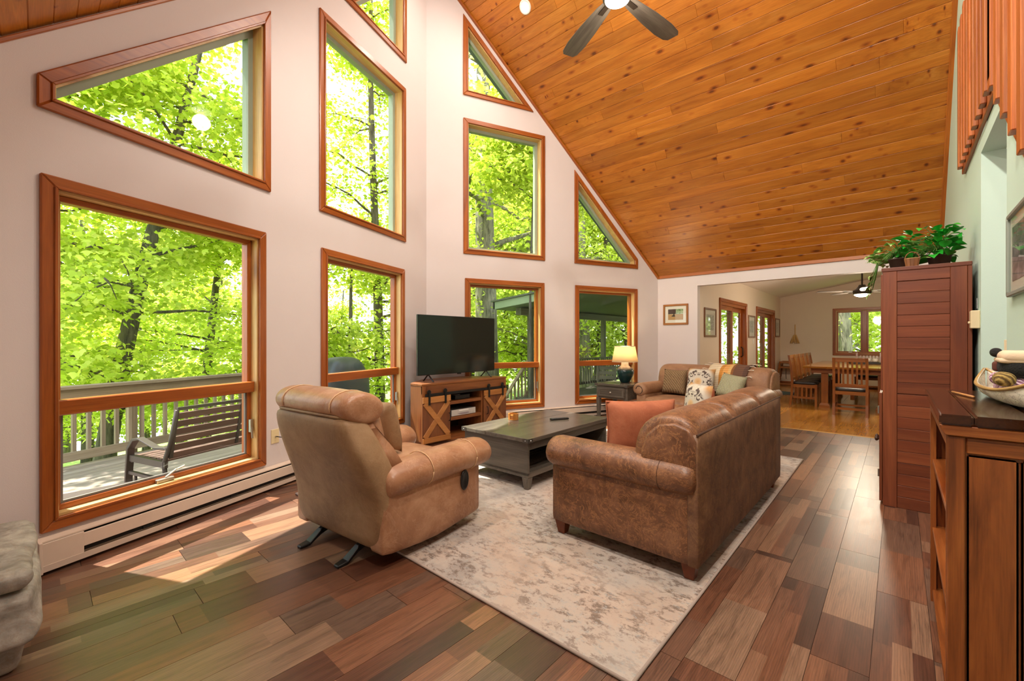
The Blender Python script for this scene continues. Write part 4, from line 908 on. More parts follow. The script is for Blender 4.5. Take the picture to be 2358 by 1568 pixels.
for j in (0, nn-1): MB().tube([l[j] for l in H1], .007, 6).build('gunwale', RIM, cn, smooth=True)
pd = tag(MB().tube([(.185, 2.86, 1.061), (.235, 2.66, 1.061)], .005, 8).build('canoe_paddle', wood('paddle_wood', [(.2, 'c07a3c'), (.8, 'd89a5c')], 1, .5), smooth=True), 'thin wooden paddle stick beside the bark canoe', 'paddle')
FURB = plain('black_plush', '1d1c1c', .95, bmp=1., bscale=220); CREAM = plain('cream_fleece', 'd9bfa2', .9, bmp=.3, bscale=120); PINKP = weave('pink_plaid', '8a5a78', 'd8b8c8', 200.); TAN = weave('tan_check', '5a4422', 'a58a4c', 160.)
def blob(r3, c, n=10, **k): return rbox(2*r3[0], 2*r3[1], 2*r3[2], min(r3)*.98, n, c=c, **k)
pb_ = empty('plush_bear', (.335, 2.50, 1.075), 0, 'black plush bear in a cream hat lying in the canoe', 'plush toy')
blob((.055, .10, .05), (0, .02, .045)).build('body', PINKP, pb_, smooth=True); blob((.05, .06, .042), (-.005, -.03, .125)).build('head', FURB, pb_, smooth=True)
blob((.052, .075, .022), (0, -.02, .165)).build('hat', CREAM, pb_, smooth=True); blob((.054, .07, .010), (-.002, -.02, .150)).build('hat_brim', CREAM, pb_, smooth=True)
blob((.018, .018, .018), (-.052, .02, .178)).build('pompom', FURB, pb_, smooth=True); blob((.012, .02, .02), (-.052, .005, .125)).build('ear', plain('brown_felt', '5a2f24', .9), pb_, smooth=True)
blob((.048, .03, .012), (0, .0, .085)).build('scarf', PINKP, pb_, smooth=True); blob((.028, .05, .026), (-.045, -.09, .082)).build('paw', TAN, pb_, smooth=True); blob((.025, .03, .024), (-.05, -.02, .080)).build('arm', PINKP, pb_, smooth=True)
# ---- wall items on the right
th = empty('thermostat', (XR, 4.435, 1.385), 0, 'beige thermostat box on the green-tinted wall by the cabinet', 'thermostat'); BEIGE = plain('beige_plastic', 'd9c8a2', .5)
B(-.045, 0, -.045, .045, 0, .125).build('case', BEIGE, th, bevel=.004); B(-.056, -.045, -.008, .012, .035, .05).build('dial', BEIGE, th, bevel=.002)
nt_ = empty('paper_note', (XR, 4.57, 1.53), 0, 'small white printed note stuck above the thermostat', 'note'); B(-.002, 0, -.022, .022, 0, .075).build('paper', plain('paper_white', 'ececea', .8), nt_)
for i in range(4): B(-.0028, -.002, -.016, .016-.004*(i % 2), .012+i*.014, .015+i*.014).build('print_line', plain('print_grey', '7a7a7a', .8), nt_)
sw = empty('wall_plate', (.56, 4.36, 1.19), 0, 'beige blank wall plate in the hall above the canoe', 'wall plate'); B(-.035, .035, -.006, 0, 0, .115).build('plate', BEIGE, sw, bevel=.003)
for z in (.02, .095): MB().lathe([(.001, 0), (.004, 0), (.001, .002)], 8).build('screw', METAL, sw).matrix_local = Matrix.Translation((0, -.006, z)) @ Matrix.Rotation(R(90), 4, 'X')
def art(name, cols, sc=5.):
    m, nt, b = nm(name); t = nt.nodes.new('ShaderNodeTexCoord'); n = nd(nt, 'ShaderNodeTexNoise', {'Vector': t.outputs['Generated'], 'Scale': sc, 'Detail': 4., 'Distortion': 1.})
    nt.links.new(ramp(nt, n.outputs[0], cols), b.inputs['Base Color']); b.inputs['Roughness'].default_value = .4; return m
MATB = plain('mat_board', 'e6dfd4', .8)
def picture(mt, w, h_, fw_, mf, am, mw, label, two=None):
    e = empty('framed_picture', label=label, cat='picture'); e.matrix_world = mt
    inn = ringparts(e, rect(-w/2, w/2, 0, h_), fw_, -.022, 0, 'frame', mf, .004)
    MB().prism(inn, -.008, -.004, 'y').build('mat', MATB, e); pi = offset(inn, mw)
    MB().prism(pi, -.0095, -.008, 'y').build('print', am, e)
    if two: two(e, pi)
    gq = MB().prism(inn, -.014, -.0125, 'y').build('glazing', GLASS, e); return e
GREYF = lambda a: plain('grey_frame', '8d948c', .4, metal=.3)
picture(Matrix.Translation((XR, 2.97, 1.515)) @ Matrix.Rotation(R(-90), 4, 'Z'), .58, .405, .022, GREYF, art('grey_print', [(.3, '4a4d52'), (.5, '8a8588'), (.7, 'b8aab0')]), .05, 'grey-framed print on the green-tinted wall above the bookcase')
OAKF = lambda a: wood('oak_frame', [(.2, 'a8641f'), (.8, 'c8863a')], a, .35, 2.)
def scene2(e, pi):
    x0, x1, z0, z1 = pi[0][0], pi[1][0], pi[0][1], pi[2][1]
    B(x0, x1, -.0105, -.0095, z0, z0+(z1-z0)*.52).build('print_ground', plain('print_sand', 'b88f5c', .5), e); B(x0, x0+(x1-x0)*.52, -.0105, -.0095, z0+(z1-z0)*.55, z1).build('print_barn', plain('print_umber', '4a332a', .5), e)
    MB().prism([(x0+.06, z0+.062), (x0+.11, z0+.058), (x0+.14, z0+.066), (x0+.12, z0+.08), (x0+.115, z0+.12), (x0+.1, z0+.12), (x0+.095, z0+.085), (x0+.075, z0+.08)], -.0112, -.0105, 'y').build('print_figure', plain('print_dark', '2e2622', .5), e)
picture(Matrix.Translation((-3.025, YC, 1.587)), .455, .375, .035, OAKF, art('farm_print', [(.35, '5f7a44'), (.55, 'a8b890'), (.7, 'd8d2c0')]), .055, 'oak-framed farm picture on the wall behind the love seat', scene2)
for k, (y0, y1, z0, z1, lb) in enumerate(((8.16, 8.83, 1.367, 1.906, 'tall framed picture beside the nearer sliding door'), (11.25, 11.86, 1.366, 1.90, 'framed sketch between the two sliding doors'), (14.2, 14.8, 1.40, 1.94, 'small framed sketch in the far dining room corner'))):
    picture(Matrix.Translation((DX, (y0+y1)/2, z0)) @ Matrix.Rotation(R(90), 4, 'Z'), y1-y0, z1-z0, .035, lambda a: wood('walnut_frame', [(.2, '7a4420'), (.8, '96602f')], a, .35, 2.), art('grey_sketch%d' % k, [(.35, '8a8a84'), (.5, 'b4b2aa'), (.7, 'd4d0c6')], 9.), .09, lb)
pw = empty('switch_plate', (DX, 11.72, 1.22), 0, 'white light switch between the sliding doors', 'switch'); B(0, .006, -.035, .035, 0, .115).build('plate', WHITEM, pw, bevel=.002); B(.006, .012, -.012, .012, .035, .08).build('rocker', WHITEM, pw)
wb = empty('raffia_hanging', (-2.265, DY, 1.21), 0, 'small tan raffia brush hanging on the dining room far wall', 'wall ornament'); RAF = plain('raffia', 'c8a468', .9)
MB().tube([(0, -.02, .24), (0, -.02, .56)], .012, 6).build('stick', RAF, wb); mb = MB()
for i in range(36): a = random.uniform(-1, 1); mb.tube([(a*.03, -.02-random.random()*.03, .26), (a*.12, -.02-random.random()*.04, random.uniform(0, .06))], .006, 4)
tag(mb.build('bristles', RAF, wb), kind='stuff')
# ---- baseboard heaters
HB = plain('heater_enamel', 'd9c6b4', .45, var=.05); DARK = plain('heater_slot', '161412', .8)
def heater(d, s0, s1, label, cap_at_start=True):
    e = empty('baseboard_heater', label=label, cat='heater', group='baseboard heaters'); fr = frame(APEX, d); e.matrix_world = fr @ Matrix.Translation((s0, 0, 0)); L = s1-s0
    MB().prism([(-.002, .02), (-.004, .195), (-.03, .20), (-.066, .188), (-.066, .180), (-.028, .190), (-.012, .186), (-.012, .02)], 0, L, 'x').build('back_plate', HB, e)
    MB().prism([(-.062, .09), (-.07, .09), (-.07, .165), (-.062, .168)], .19, L-.04, 'x').build('front_panel', HB, e, bevel=.001)
    MB().prism([(-.012, .02), (-.012, .028), (-.066, .038), (-.072, .055), (-.076, .055), (-.074, .02)], 0, L, 'x').build('bottom_lip', HB, e)
    MB().prism([(-.012, .06), (-.05, .06), (-.05, .17), (-.012, .17)], .05, L-.02, 'x').build('fins', DARK, e)
    MB().prism([(-.002, .005), (-.078, .012), (-.074, .185), (-.03, .202), (-.002, .20)], -.004, .012, 'x').build('end_cap', HB, e, bevel=.002); MB().prism([(-.002, .005), (-.078, .012), (-.074, .185), (-.03, .202), (-.002, .20)], L-.012, L+.004, 'x').build('end_cap', HB, e, bevel=.002)
    MB().prism([(-.060, .045), (-.0735, .045), (-.0735, .178), (-.060, .178)], .01, .19, 'x').build('junction_cover', HB, e, bevel=.002)
    for x in (.5, 1.1, 1.8, 2.5):
        if x < L-.2: MB().prism([(-.05, .058), (-.06, .066), (-.052, .085)], x, x+.06, 'x').build('bracket', DARK, e)
heater(DA, -4.085, -.84, 'beige baseboard heater under the left prow windows')
heater(DB, 1.15, 4.30, 'beige baseboard heater under the right prow windows')
op_ = empty('cable_outlet', label='cream cable outlet plate on the wall behind the recliner', cat='outlet'); so_ = (Vector((-4.136, 1.435, 0))-APEX).dot(DA); op_.matrix_world = frame(APEX, DA) @ Matrix.Translation((so_, 0, .385))
B(-.04, .04, -.006, 0, 0, .125).build('plate', plain('cream_plastic', 'e0cfa0', .5), op_, bevel=.002); MB().tube([(0, -.006, .06), (0, -.02, .06)], .006, 8).build('connector', METAL, op_)
cbm = frame(APEX, DA); pth = [cbm @ Vector((so_+x, -y, z)) for x, y, z in ((0, .022, .445), (.03, .06, .435), (.09, .10, .30), (.14, .115, .14), (.18, .13, .05), (.21, .16, .012), (.40, .25, .008))]
tag(MB().tube(pth, .0045, 8).build('coaxial_cable', plain('black_cable', '141414', .5), smooth=True), 'black cable running from the outlet down behind the recliner', 'cable')
# ---- stone hearth corner
STONE = leather('grey_fieldstone', '6a665e', '9a948a', 'bdb6aa', '8a6a50', .5, .85, 2.2)
def stone(name, x0, x1, y0, y1, z0, z1, label, seed, par=None, sub=10):
    rs = random.Random(seed)
    def fn(q):
        k = math.sin(q.x*13+seed)*math.cos(q.y*17+seed*2)*.012+math.sin(q.z*23+q.x*9+seed)*.010+math.sin(q.x*41+q.y*37)*.004
        return (q.x+k, q.y+k*.9, q.z+k*.7)
    return rbox(x1-x0, y1-y0, z1-z0, .035, sub, c=((x0+x1)/2, (y0+y1)/2, (z0+z1)/2), fn=fn).build(name, STONE, par, smooth=True)
hs = empty('stone_hearth', (0, 0, 0), 0, 'rough grey stone hearth corner at the bottom left', 'hearth')
stone('hearth_stone', -3.30, -2.50, YD+.02, .0, .335, .40, '', 1, hs); stone('hearth_stone', -3.28, -2.47, YD+.02, .01, .13, .33, '', 2, hs); stone('hearth_stone', -3.30, -2.56, YD+.02, -.03, .0, .125, '', 3, hs)
# ---- ceiling fan (living room)
def fan(loc, label, Rb, nb, a0, rod, bw, big=True):
    e = empty('ceiling_fan', loc, 0, label, 'ceiling fan', 'ceiling fans')
    bwood = lambda a: wood('weathered_blade', [(.25, '4f4843'), (.5, '6b625b'), (.8, '8a8078')], a, .5, 1.4)
    BR = plain('dark_bronze', '3c332c', .4, metal=.6)
    MB().lathe([(.001, .20), (.05, .20), (.06, .17), (.10, .12), (.135, .10), (.14, .03), (.13, .02), (.001, .02)], 28).build('motor', BR, e, smooth=True)
    MB().lathe([(.001, -.03), (.05, -.026), (.09, -.012), (.118, .008), (.12, .02), (.001, .02)], 28).build('light_bowl', plain('bowl_glow', 'fff0d8', .4, emit=6), e, smooth=True)
    MB().tube([(0, 0, .19), (0, 0, rod)], .014, 10).build('downrod', BR, e)
    MB().lathe([(.001, rod-.0), (.07, rod-.01), (.05, rod-.07), (.001, rod-.075)], 20).build('canopy', BR, e, smooth=True)
    for i in range(nb):
        a = a0+2*math.pi*i/nb
        bl_ = MB().loft([[(x, -w_/2, z-.004), (x, w_/2, z+.004), (x, w_/2, z+.012), (x, -w_/2, z+.004)] for x, w_, z in ((.16, .085*bw, .075), (.25, .115*bw, .078), (.5*Rb+.05, .16*bw, .082), (.8*Rb, .175*bw, .082), (.95*Rb, .15*bw, .082), (Rb, .10*bw, .082))]).build('blade', bwood(0), e, bevel=.002); bl_.rotation_euler = (0, 0, a)
        MB().bar((.10, 0, .07), (.30, 0, .072), .05, .008).build('blade_iron', BR, bl_)
    l = bpy.data.lights.new('fan_lamp', 'POINT'); l.energy = 22 if big else 85; l.color = (1, .86, .66); l.shadow_soft_size = .11 if big else .16; lo = bpy.data.objects.new('fan_light', l); COL.objects.link(lo); lo.parent = e; lo.location = (0, 0, -.15)
    return e
fan((-2.04, 3.80, 4.61), 'grey-bladed ceiling fan with a lit bowl hanging from the pine ceiling', 1.0, 5, R(153), 2.20, 1.25)
fan((-.52, 10.5, 2.155), 'small lit ceiling fan hanging in the dining room', .74, 5, R(205), .78, .8, False)
# ================================================================== dining room furniture
def oak(a): return wood('mission_oak', [(.25, '7a4018'), (.5, '96561f'), (.8, 'ac6c30')], a, .3, 1.2, var=.12)
BLKS = plain('black_seat_pad', '2a2420', .45)
def make_chair():
    e = empty('dining_chair', (0, 0, 0), 0, None, 'chair', 'slat-back dining chairs')     # front is +y
    for sx in (-1, 1):
        x = sx*.225; MB().loft([[(x-.019, y-.02, z), (x+.019, y-.02, z), (x+.019, y+.02, z), (x-.019, y+.02, z)] for y, z in ((-.245, 0), (-.215, .2), (-.205, .45), (-.225, .75), (-.265, 1.0))]).build('back_post', oak(2), e)
        B(x-.02, x+.02, .17, .21, 0, .43).build('front_leg', oak(2), e); B(x-.012, x+.012, -.19, .17, .36, .42).build('side_rail', oak(1), e); B(x-.012, x+.012, -.19, .17, .14, .18).build('side_stretcher', oak(1), e)
        for i in range(4): B(x-.007, x+.007, -.13+i*.075, -.10+i*.075, .18, .36).build('side_slat', oak(2), e)
    B(-.206, .206, -.275, -.25, .93, 1.0).build('top_rail', oak(0), e, bevel=.003); B(-.206, .206, -.235, -.21, .49, .55).build('lower_back_rail', oak(0), e, bevel=.003)
    for i in range(6):
        x = -.155+i*.062; MB().loft([[(x-.014, y-.006, z), (x+.014, y-.006, z), (x+.014, y+.006, z), (x-.014, y+.006, z)] for y, z in ((-.222, .55), (-.232, .74), (-.262, .93))]).build('back_slat', oak(2), e)
    B(-.206, .206, -.22, -.20, .36, .42).build('rear_rail', oak(0), e); B(-.206, .206, -.235, -.215, .10, .14).build('rear_stretcher', oak(0), e); B(-.206, .206, .18, .20, .36, .42).build('front_rail', oak(0), e); B(-.206, .206, -.02, .0, .145, .175).build('cross_stretcher', oak(0), e)
    rbox(.42, .40, .055, .02, 5, bulge=(0, 0, .01), c=(0, .0, .445)).build('seat_pad', BLKS, e, smooth=True); return e
ch0 = make_chair(); used = [False]
def chair(x, y, rz, label):
    c = ch0 if not used[0] else copy_tree(ch0); used[0] = True
    c.location = (x, y, 0); c.rotation_euler = (0, 0, rz); c['label'] = label
chair(-.625, 9.62, 0, 'slat-back oak dining chair at the near head of the table')
for i, nme in enumerate(('first', 'second', 'third', 'fourth', 'fifth')): chair(-1.40, 10.50+i*.57, R(-90), '%s slat-back chair along the left side of the dining table' % nme)
for i, nme in enumerate(('first', 'second', 'third')): chair(.08, 10.50+i*.6, R(90), '%s slat-back chair along the right side of the dining table' % nme)
chair(-.55, 13.42, R(180), 'slat-back chair at the far head of the table below the window')
dt = empty('dining_table', (-.65, 11.5, 0), 0, 'long oak trestle dining table in the far room', 'dining table')
for i in range(4): B(-.75+i*.375, -.75+(i+1)*.375-.002, -1.45, 1.5, .765, .80).build('top_board', wood('oak_tabletop', [(.2, '9a5a20'), (.8, 'c0802f')], 1, .12, 1.), dt, bevel=.002)
for y in (-1.3, 1.3): B(-.62, .62, y-.012, y+.012, .67, .765).build('apron', oak(0), dt)
for x in (-.62, .62): B(x-.012, x+.012, -1.3, 1.3, .67, .765).build('apron', oak(1), dt)
for sx in (-1, 1):
    for y in (-1.22, 1.22):
        B(sx*.42-.055, sx*.42+.055, y-.05, y+.05, .06, .67).build('leg', oak(2), dt, bevel=.004); MB().loft([[(sx*.42-a, y-a, z), (sx*.42+a, y-a, z), (sx*.42+a, y+a, z), (sx*.42-a, y+a, z)] for a, z in ((.085, 0), (.085, .05), (.06, .09))]).build('foot', oak(0), dt)
B(-.03, .03, -1.22, 1.22, .18, .30).build('stretcher', oak(1), dt)
TRAY = empty('serving_tray', (-.55, 11.9, .80), R(10), 'dark tray in the middle of the dining table', 'tray'); B(-.25, .25, -.17, .17, 0, .012).build('base', BLKS, TRAY, bevel=.003)
for s in (-1, 1): B(-.25, .25, s*.16-.01, s*.16+.01, .012, .04).build('rim', BLKS, TRAY); B(s*.24-.01, s*.24+.01, -.15, .15, .012, .04).build('rim', BLKS, TRAY)
CER = plain('white_ceramic', 'e6e0d4', .25)
for i, (x, y) in enumerate(((-.68, 12.9), (-.52, 12.95), (-.40, 12.85))):
    cu = empty('tea_cup', (x, y, .80), R(40*i), ['white cup left on the far end of the dining table', 'white cup in the middle of the far table end', 'white cup right on the far end of the dining table'][i], 'cup', 'cups on the dining table')
    MB().lathe([(.025, 0), (.045, .03), (.05, .085), (.046, .085), (.04, .03), (.001, .01)], 16).build('bowl', CER, cu, smooth=True); MB().tube([(.048, 0, .07), (.075, 0, .065), (.075, 0, .035), (.045, 0, .03)], .006, 6).build('handle', CER, cu, smooth=True)
# wooden high-chair style stand against the far wall
sd = empty('wooden_high_chair', (-2.36, 14.62, 0), 0, 'brown wooden high chair frame against the dining room far wall', 'high chair')
for y in (-.2, .2):
    for sx in (-1, 1): MB().bar((sx*.285, y, 0.0), (sx*.19, y, .69), .04, .045, (0, 1, 0)).build('leg', oak(2), sd, bevel=.004)
    B(-.21, .21, y-.02, y+.02, .64, .70).build('top_rail', oak(0), sd, bevel=.004); B(-.23, .23, y-.016, y+.016, .50, .55).build('mid_rail', oak(0), sd, bevel=.003); B(-.27, .27, y-.02, y+.02, .03, .075).build('foot_rail', oak(0), sd, bevel=.003)
for sx in (-1, 1): B(sx*.2-.016, sx*.2+.016, -.2, .2, .64, .69).build('arm_rail', oak(1), sd, bevel=.003); B(sx*.26-.02, sx*.26+.02, -.2, .2, .10, .13).build('side_stretcher', oak(1), sd, bevel=.003)
B(-.2, .2, -.18, .18, .52, .54).build('seat', oak(0), sd); MB().tube([(-.05, -.19, .5), (-.05, -.195, .3), (-.045, -.19, .2)], .008, 6).build('strap', BLKS, sd)
mt_ = tag(MB().loft([[(-2.42+x*k, 12.35+y*k, z) for x, y in [(0, -.42)]+[(.62*math.cos(a), .42*math.sin(a)) for a in [R(-80+160*i/16) for i in range(17)]]+[(0, .42)]] for k, z in ((1, .0005), (1, .008), (.97, .012))]).build('door_mat', plain('slate_mat', '3f4a50', .95, var=.2, bmp=.5)), 'half-round slate grey mat by the far sliding door', 'mat')
# ================================================================== outside: deck, porch, furniture
def deckw(a): return wood('weathered_deck', [(.25, '7d6a5c'), (.5, '9a8676'), (.8, 'b3a192')], a, .75, 1., var=.2)
def railw(a): return wood('weathered_rail', [(.25, '7a6650'), (.5, '978068'), (.8, 'ad9a84')], a, .8, 1., var=.25)
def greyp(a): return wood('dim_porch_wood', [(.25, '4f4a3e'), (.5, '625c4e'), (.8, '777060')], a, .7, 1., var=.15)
DZ = -.20; FA = frame(APEX, DA)
def inA(o): o.matrix_world = FA; return o
dk = inA(empty('deck', label='weathered board deck outside the left prow wall', cat='deck', kind='structure')); db = None
for i in range(23):
    y = .19+i*.145
    if db is None: db = p = B(-3.7, 3.7, -.07, .07, -.035, 0).build('deck_board', deckw(0), dk, bevel=.003)
    else: p = bpy.data.objects.new('deck_board', db.data); COL.objects.link(p); p.parent = dk
    p.location = (-1.9+random.uniform(-.02, .02), y, DZ)
tag(inA(B(-5.6, 1.8, .1, 3.5, DZ-.25, DZ-.04).build('deck_frame', deckw(0))), 'timber frame under the deck', 'deck', kind='structure')
dr_ = inA(empty('deck_railing', label='weathered wooden railing along the outer edge of the deck', cat='railing'))
B(-5.6, 1.8, 3.30, 3.46, .72, .76).build('cap_rail', railw(0), dr_, bevel=.004); B(-5.6, 1.8, 3.36, 3.40, .60, .715).build('upper_rail', railw(0), dr_, bevel=.003); B(-5.6, 1.8, 3.36, 3.40, DZ+.06, DZ+.17).build('lower_rail', railw(0), dr_, bevel=.003)
bb = None; x = -5.5
while x < 1.75:
    if bb is None: bb = p = B(-.019, .019, -.019, .019, DZ+.10, .70).build('baluster', railw(2), dr_)
    else: p = bpy.data.objects.new('baluster', bb.data); COL.objects.link(p); p.parent = dr_
    p.location = (x, 3.42, 0); x += .142
for x in (-5.5, -3.55, -1.75, .05, 1.74): B(x-.045, x+.045, 3.44, 3.53, DZ-.8, .715).build('post', railw(2), dr_)
# glider bench: seat looks out over the railing
gb = inA(empty('deck_bench', label='dark metal glider bench with brown slats on the deck', cat='bench')); GM = plain('bronze_metal', '4a3f3a', .4, metal=.4); GS = lambda a: wood('brown_slat', [(.2, '5c3c34'), (.8, '7d5a50')], a, .5)
P0 = FA.inverted() @ onz(378, 1058, .19); gb.location = FA @ Vector((P0.x, P0.y-.08, DZ)); GL = 1.35
for x in (0, GL):
    fr_ = MB(); arm = [(x, .62, .0), (x, .60, .25), (x, .575, .46), (x, .50, .545), (x, .42, .56), (x, .32, .53), (x, .18, .49), (x, .02, .50)]
    fr_.loft([[(p[0]-.032, p[1]-d, p[2]-d), (p[0]+.032, p[1]-d, p[2]-d), (p[0]+.032, p[1]+d, p[2]+d), (p[0]-.032, p[1]+d, p[2]+d)] for p in arm for d in (.010,)]).build('arm_frame', GM, gb, bevel=.003)
    MB().tube([(x, .10, .0), (x, .06, .2), (x, .08, .36), (x, -.01, .55), (x, -.10, .86)], .02, 8).build('back_post', GM, gb, smooth=True)
    MB().bar((x, .06, .19), (x, .60, .22), .03, .03).build('side_rail', GM, gb); MB().bar((x, .05, .34), (x, .57, .36), .03, .06).build('seat_rail', GM, gb); MB().bar((x, .5, .0), (x, .5, .22), .02, .02).build('rocker_link', GM, gb)
for i in range(6): zc = .42+i*.075; MB().bar((.02, .055-.22*(zc-.36), zc), (GL-.02, .055-.22*(zc-.36), zc), .012, .06, (0, -.25, 1)).build('back_slat', GS(0), gb)
for i in range(6): MB().bar((.02, .10+i*.085, .375), (GL-.02, .10+i*.085, .375), .07, .016).build('seat_slat', GS(0), gb)
for x in (.03, GL*.5, GL-.03): MB().bar((x, .035, .40), (x, -.06, .86), .03, .012, (0, 1, 0)).build('back_strap', GM, gb)
MB().bar((0, -.10, .87), (GL, -.10, .87), .03, .03).build('top_bar', GM, gb); MB().bar((0, .56, .34), (GL, .56, .34), .03, .05).build('front_bar', GM, gb); MB().bar((0, .07, .17), (GL, .07, .17), .03, .03).build('rear_bar', GM, gb)
# covered grill
gr = inA(empty('covered_grill', label='barbecue grill under a dark grey cover on the deck', cat='grill')); gr.location = FA @ Vector((1.20, 2.62, DZ)); GC = plain('grey_grill_cover', '3c3b3d', .45, var=.15, bmp=.6, bscale=6)
MB().loft([sl(a, -b, b, z, 4, 32) for a, b, z in ((.60, .30, .10), (.61, .31, .3), (.60, .305, .70), (.58, .30, .82), (.46, .29, .95), (.40, .26, 1.08), (.30, .18, 1.16), (.12, .08, 1.19))]).build('cover', GC, gr, smooth=True, sub=1)
for x in (-.4, .4): MB().tube([(x-.02, 0, .06), (x+.02, 0, .06)], .06, 14).build('wheel', BLACKM, gr)
B(-.48, .48, -.22, .22, .08, .6).build('body', BLACKM, gr)
# porch by the dining room
po = empty('porch', (0, 0, 0), 0, 'covered porch with dim ceiling beside the dining room', 'porch', kind='structure'); pbm = None
for i in range(33):
    x = -7.55+.07+i*.145
    if x > -2.85: break
    if pbm is None: pbm = p = B(-.07, .07, -3.4, 3.4, -.035, 0).build('deck_board', greyp(1), po, bevel=.003)
    else: p = bpy.data.objects.new('deck_board', pbm.data); COL.objects.link(p); p.parent = po
    p.location = (x, 11.9, DZ)
B(-7.6, -2.8, 8.5, 15.3, DZ-.3, DZ-.04).build('porch_frame', greyp(1), po)
for y in (9.1, 11.0, 13.0, 15.0): B(-7.57, -7.44, y-.065, y+.065, DZ-1.2, 2.0).build('post', greyp(2), po)
B(-7.6, -7.42, 8.6, 15.3, 1.98, 2.16).build('beam', greyp(1), po)
PC = plain('porch_ceiling_panel', '5c5f5a', .7, var=.06)
MB().loft([[(-8.1, 8.35, 2.13), (-2.8, 8.35, 2.62), (-2.8, 15.5, 2.62), (-8.1, 15.5, 2.13)], [(-8.1, 8.35, 2.20), (-2.8, 8.35, 2.72), (-2.8, 15.5, 2.72), (-8.1, 15.5, 2.20)]]).build('ceiling_panel', PC, po)
MB().loft([[(-8.15, 8.3, 2.14), (-8.1, 8.3, 2.14), (-8.1, 15.5, 2.14), (-8.15, 15.5, 2.14)], [(-8.15, 8.3, 2.33), (-8.1, 8.3, 2.33), (-8.1, 15.5, 2.33), (-8.15, 15.5, 2.33)]]).build('fascia', SAGE, po)
MB().loft([[(-8.15, 8.30, 2.14), (-2.8, 8.30, 2.63), (-2.8, 8.35, 2.63), (-8.15, 8.35, 2.14)], [(-8.15, 8.30, 2.33), (-2.8, 8.30, 2.82), (-2.8, 8.35, 2.82), (-8.15, 8.35, 2.33)]]).build('fascia', SAGE, po)
MB().loft([[(-8.2, 8.25, 2.33), (-2.75, 8.25, 2.83), (-2.75, 15.5, 2.83), (-8.2, 15.5, 2.33)], [(-8.2, 8.25, 2.37), (-2.75, 8.25, 2.87), (-2.75, 15.5, 2.87), (-8.2, 15.5, 2.37)]]).build('shingles', plain('grey_shingle', '5a5c54', .9, var=.3, nscale=40, bmp=.6), po)
pr_ = empty('porch_railing', (-7.5, 9.1, DZ), 0, 'porch railing with square balusters behind the lamp window', 'railing')
B(-.07, .07, .065, 5.9, .90, .94).build('cap_rail', greyp(1), pr_); B(-.02, .02, .065, 5.9, .10, .19).build('lower_rail', greyp(1), pr_); bb = None
for i in range(41):
    if bb is None: bb = p = B(-.019, .019, -.019, .019, .12, .90).build('baluster', greyp(2), pr_)
    else: p = bpy.data.objects.new('baluster', bb.data); COL.objects.link(p); p.parent = pr_
    p.location = (.04, .14+i*.142, 0)
sr = empty('stair_railing', (-7.5, 9.03, DZ), 0, 'sloping wooden stair rail beyond the television window', 'railing')
MB().bar((0, -.06, .95), (0, -1.6, -.60), .09, .04).build('cap_rail', railw(1), sr); MB().bar((0, -.06, .12), (0, -1.6, -1.43), .04, .09).build('lower_rail', railw(1), sr)
for i in range(10): y = -.16-i*.142; B(-.019, .019, y-.019, y+.019, .16+(y+.06)*1.0, .92+(y+.06)*1.0).build('baluster', railw(2), sr)
pt = empty('porch_table', (-4.9, 10.9, DZ), R(8), 'brown wooden table out on the porch', 'table')
for i in range(5): B(-.45+i*.18, -.45+(i+1)*.18-.01, -.6, .6, .70, .73).build('top_board', greyp(1), pt)
for sx in (-.38, .38):
    for sy in (-.5, .5): B(sx-.035, sx+.035, sy-.035, sy+.035, 0, .70).build('leg', greyp(2), pt)
    B(sx-.012, sx+.012, -.5, .5, .60, .70).build('apron', greyp(1), pt)
for k, (x, y, rz) in enumerate(((-5.45, 9.7, R(15)), (-4.3, 9.6, R(-20)))):
    pc = empty('porch_chair', (x, y, DZ), rz, ['porch chair at the table end nearer the railing', 'porch chair at the table end nearer the house'][k], 'chair', 'porch chairs')
    for sx in (-.22, .22):
        B(sx-.025, sx+.025, .17, .22, 0, .42).build('leg', greyp(2), pc); B(sx-.025, sx+.025, -.22, -.17, 0, .88).build('back_post', greyp(2), pc)
    for i in range(4): B(-.24, .24, -.2+i*.105, -.11+i*.105, .42, .445).build('seat_slat', greyp(0), pc)
    for i in range(3): B(-.2, .2, -.2, -.18, .54+i*.12, .62+i*.12).build('back_slat', greyp(0), pc)
# ---- ground
def gz(x, y):
    d = max(0, -x-4.5)
    base_ = -1.1-.16*d*(1 if y < 9 else .45)
    if x > -4: base_ = -.9-.02*(y-8)
    return base_+.25*math.sin(x*.5+y*.3)+.15*math.sin(y*.9)
def ground_mat():
    m, nt, b = nm('forest_floor'); t = nt.nodes.new('ShaderNodeTexCoord'); n = nd(nt, 'ShaderNodeTexNoise', {'Vector': t.outputs['Object'], 'Scale': .6, 'Detail': 8., 'Roughness': .7})
    nt.links.new(ramp(nt, n.outputs[0], [(.3, '4f6a24'), (.45, '7a9a3a'), (.55, '8aa34a'), (.68, '9a8a5c')]), b.inputs['Base Color']); b.inputs['Roughness'].default_value = .95; return m
vs_ = []; fs_ = []; nx, ny = 60, 60
for i in range(nx+1):
    for j in range(ny+1): x = -60+i*(80/nx); y = -45+j*(115/ny); vs_.append((x, y, gz(x, y)-(.0 if not (-9 < x < 4 and -2 < y < 16) else .3)))
for i in range(nx):
    for j in range(ny): fs_.append((i*(ny+1)+j, (i+1)*(ny+1)+j, (i+1)*(ny+1)+j+1, i*(ny+1)+j+1))
tag(MB().add(vs_, fs_).build('ground', ground_mat(), smooth=True), 'green sloping woodland ground', 'ground', kind='structure')
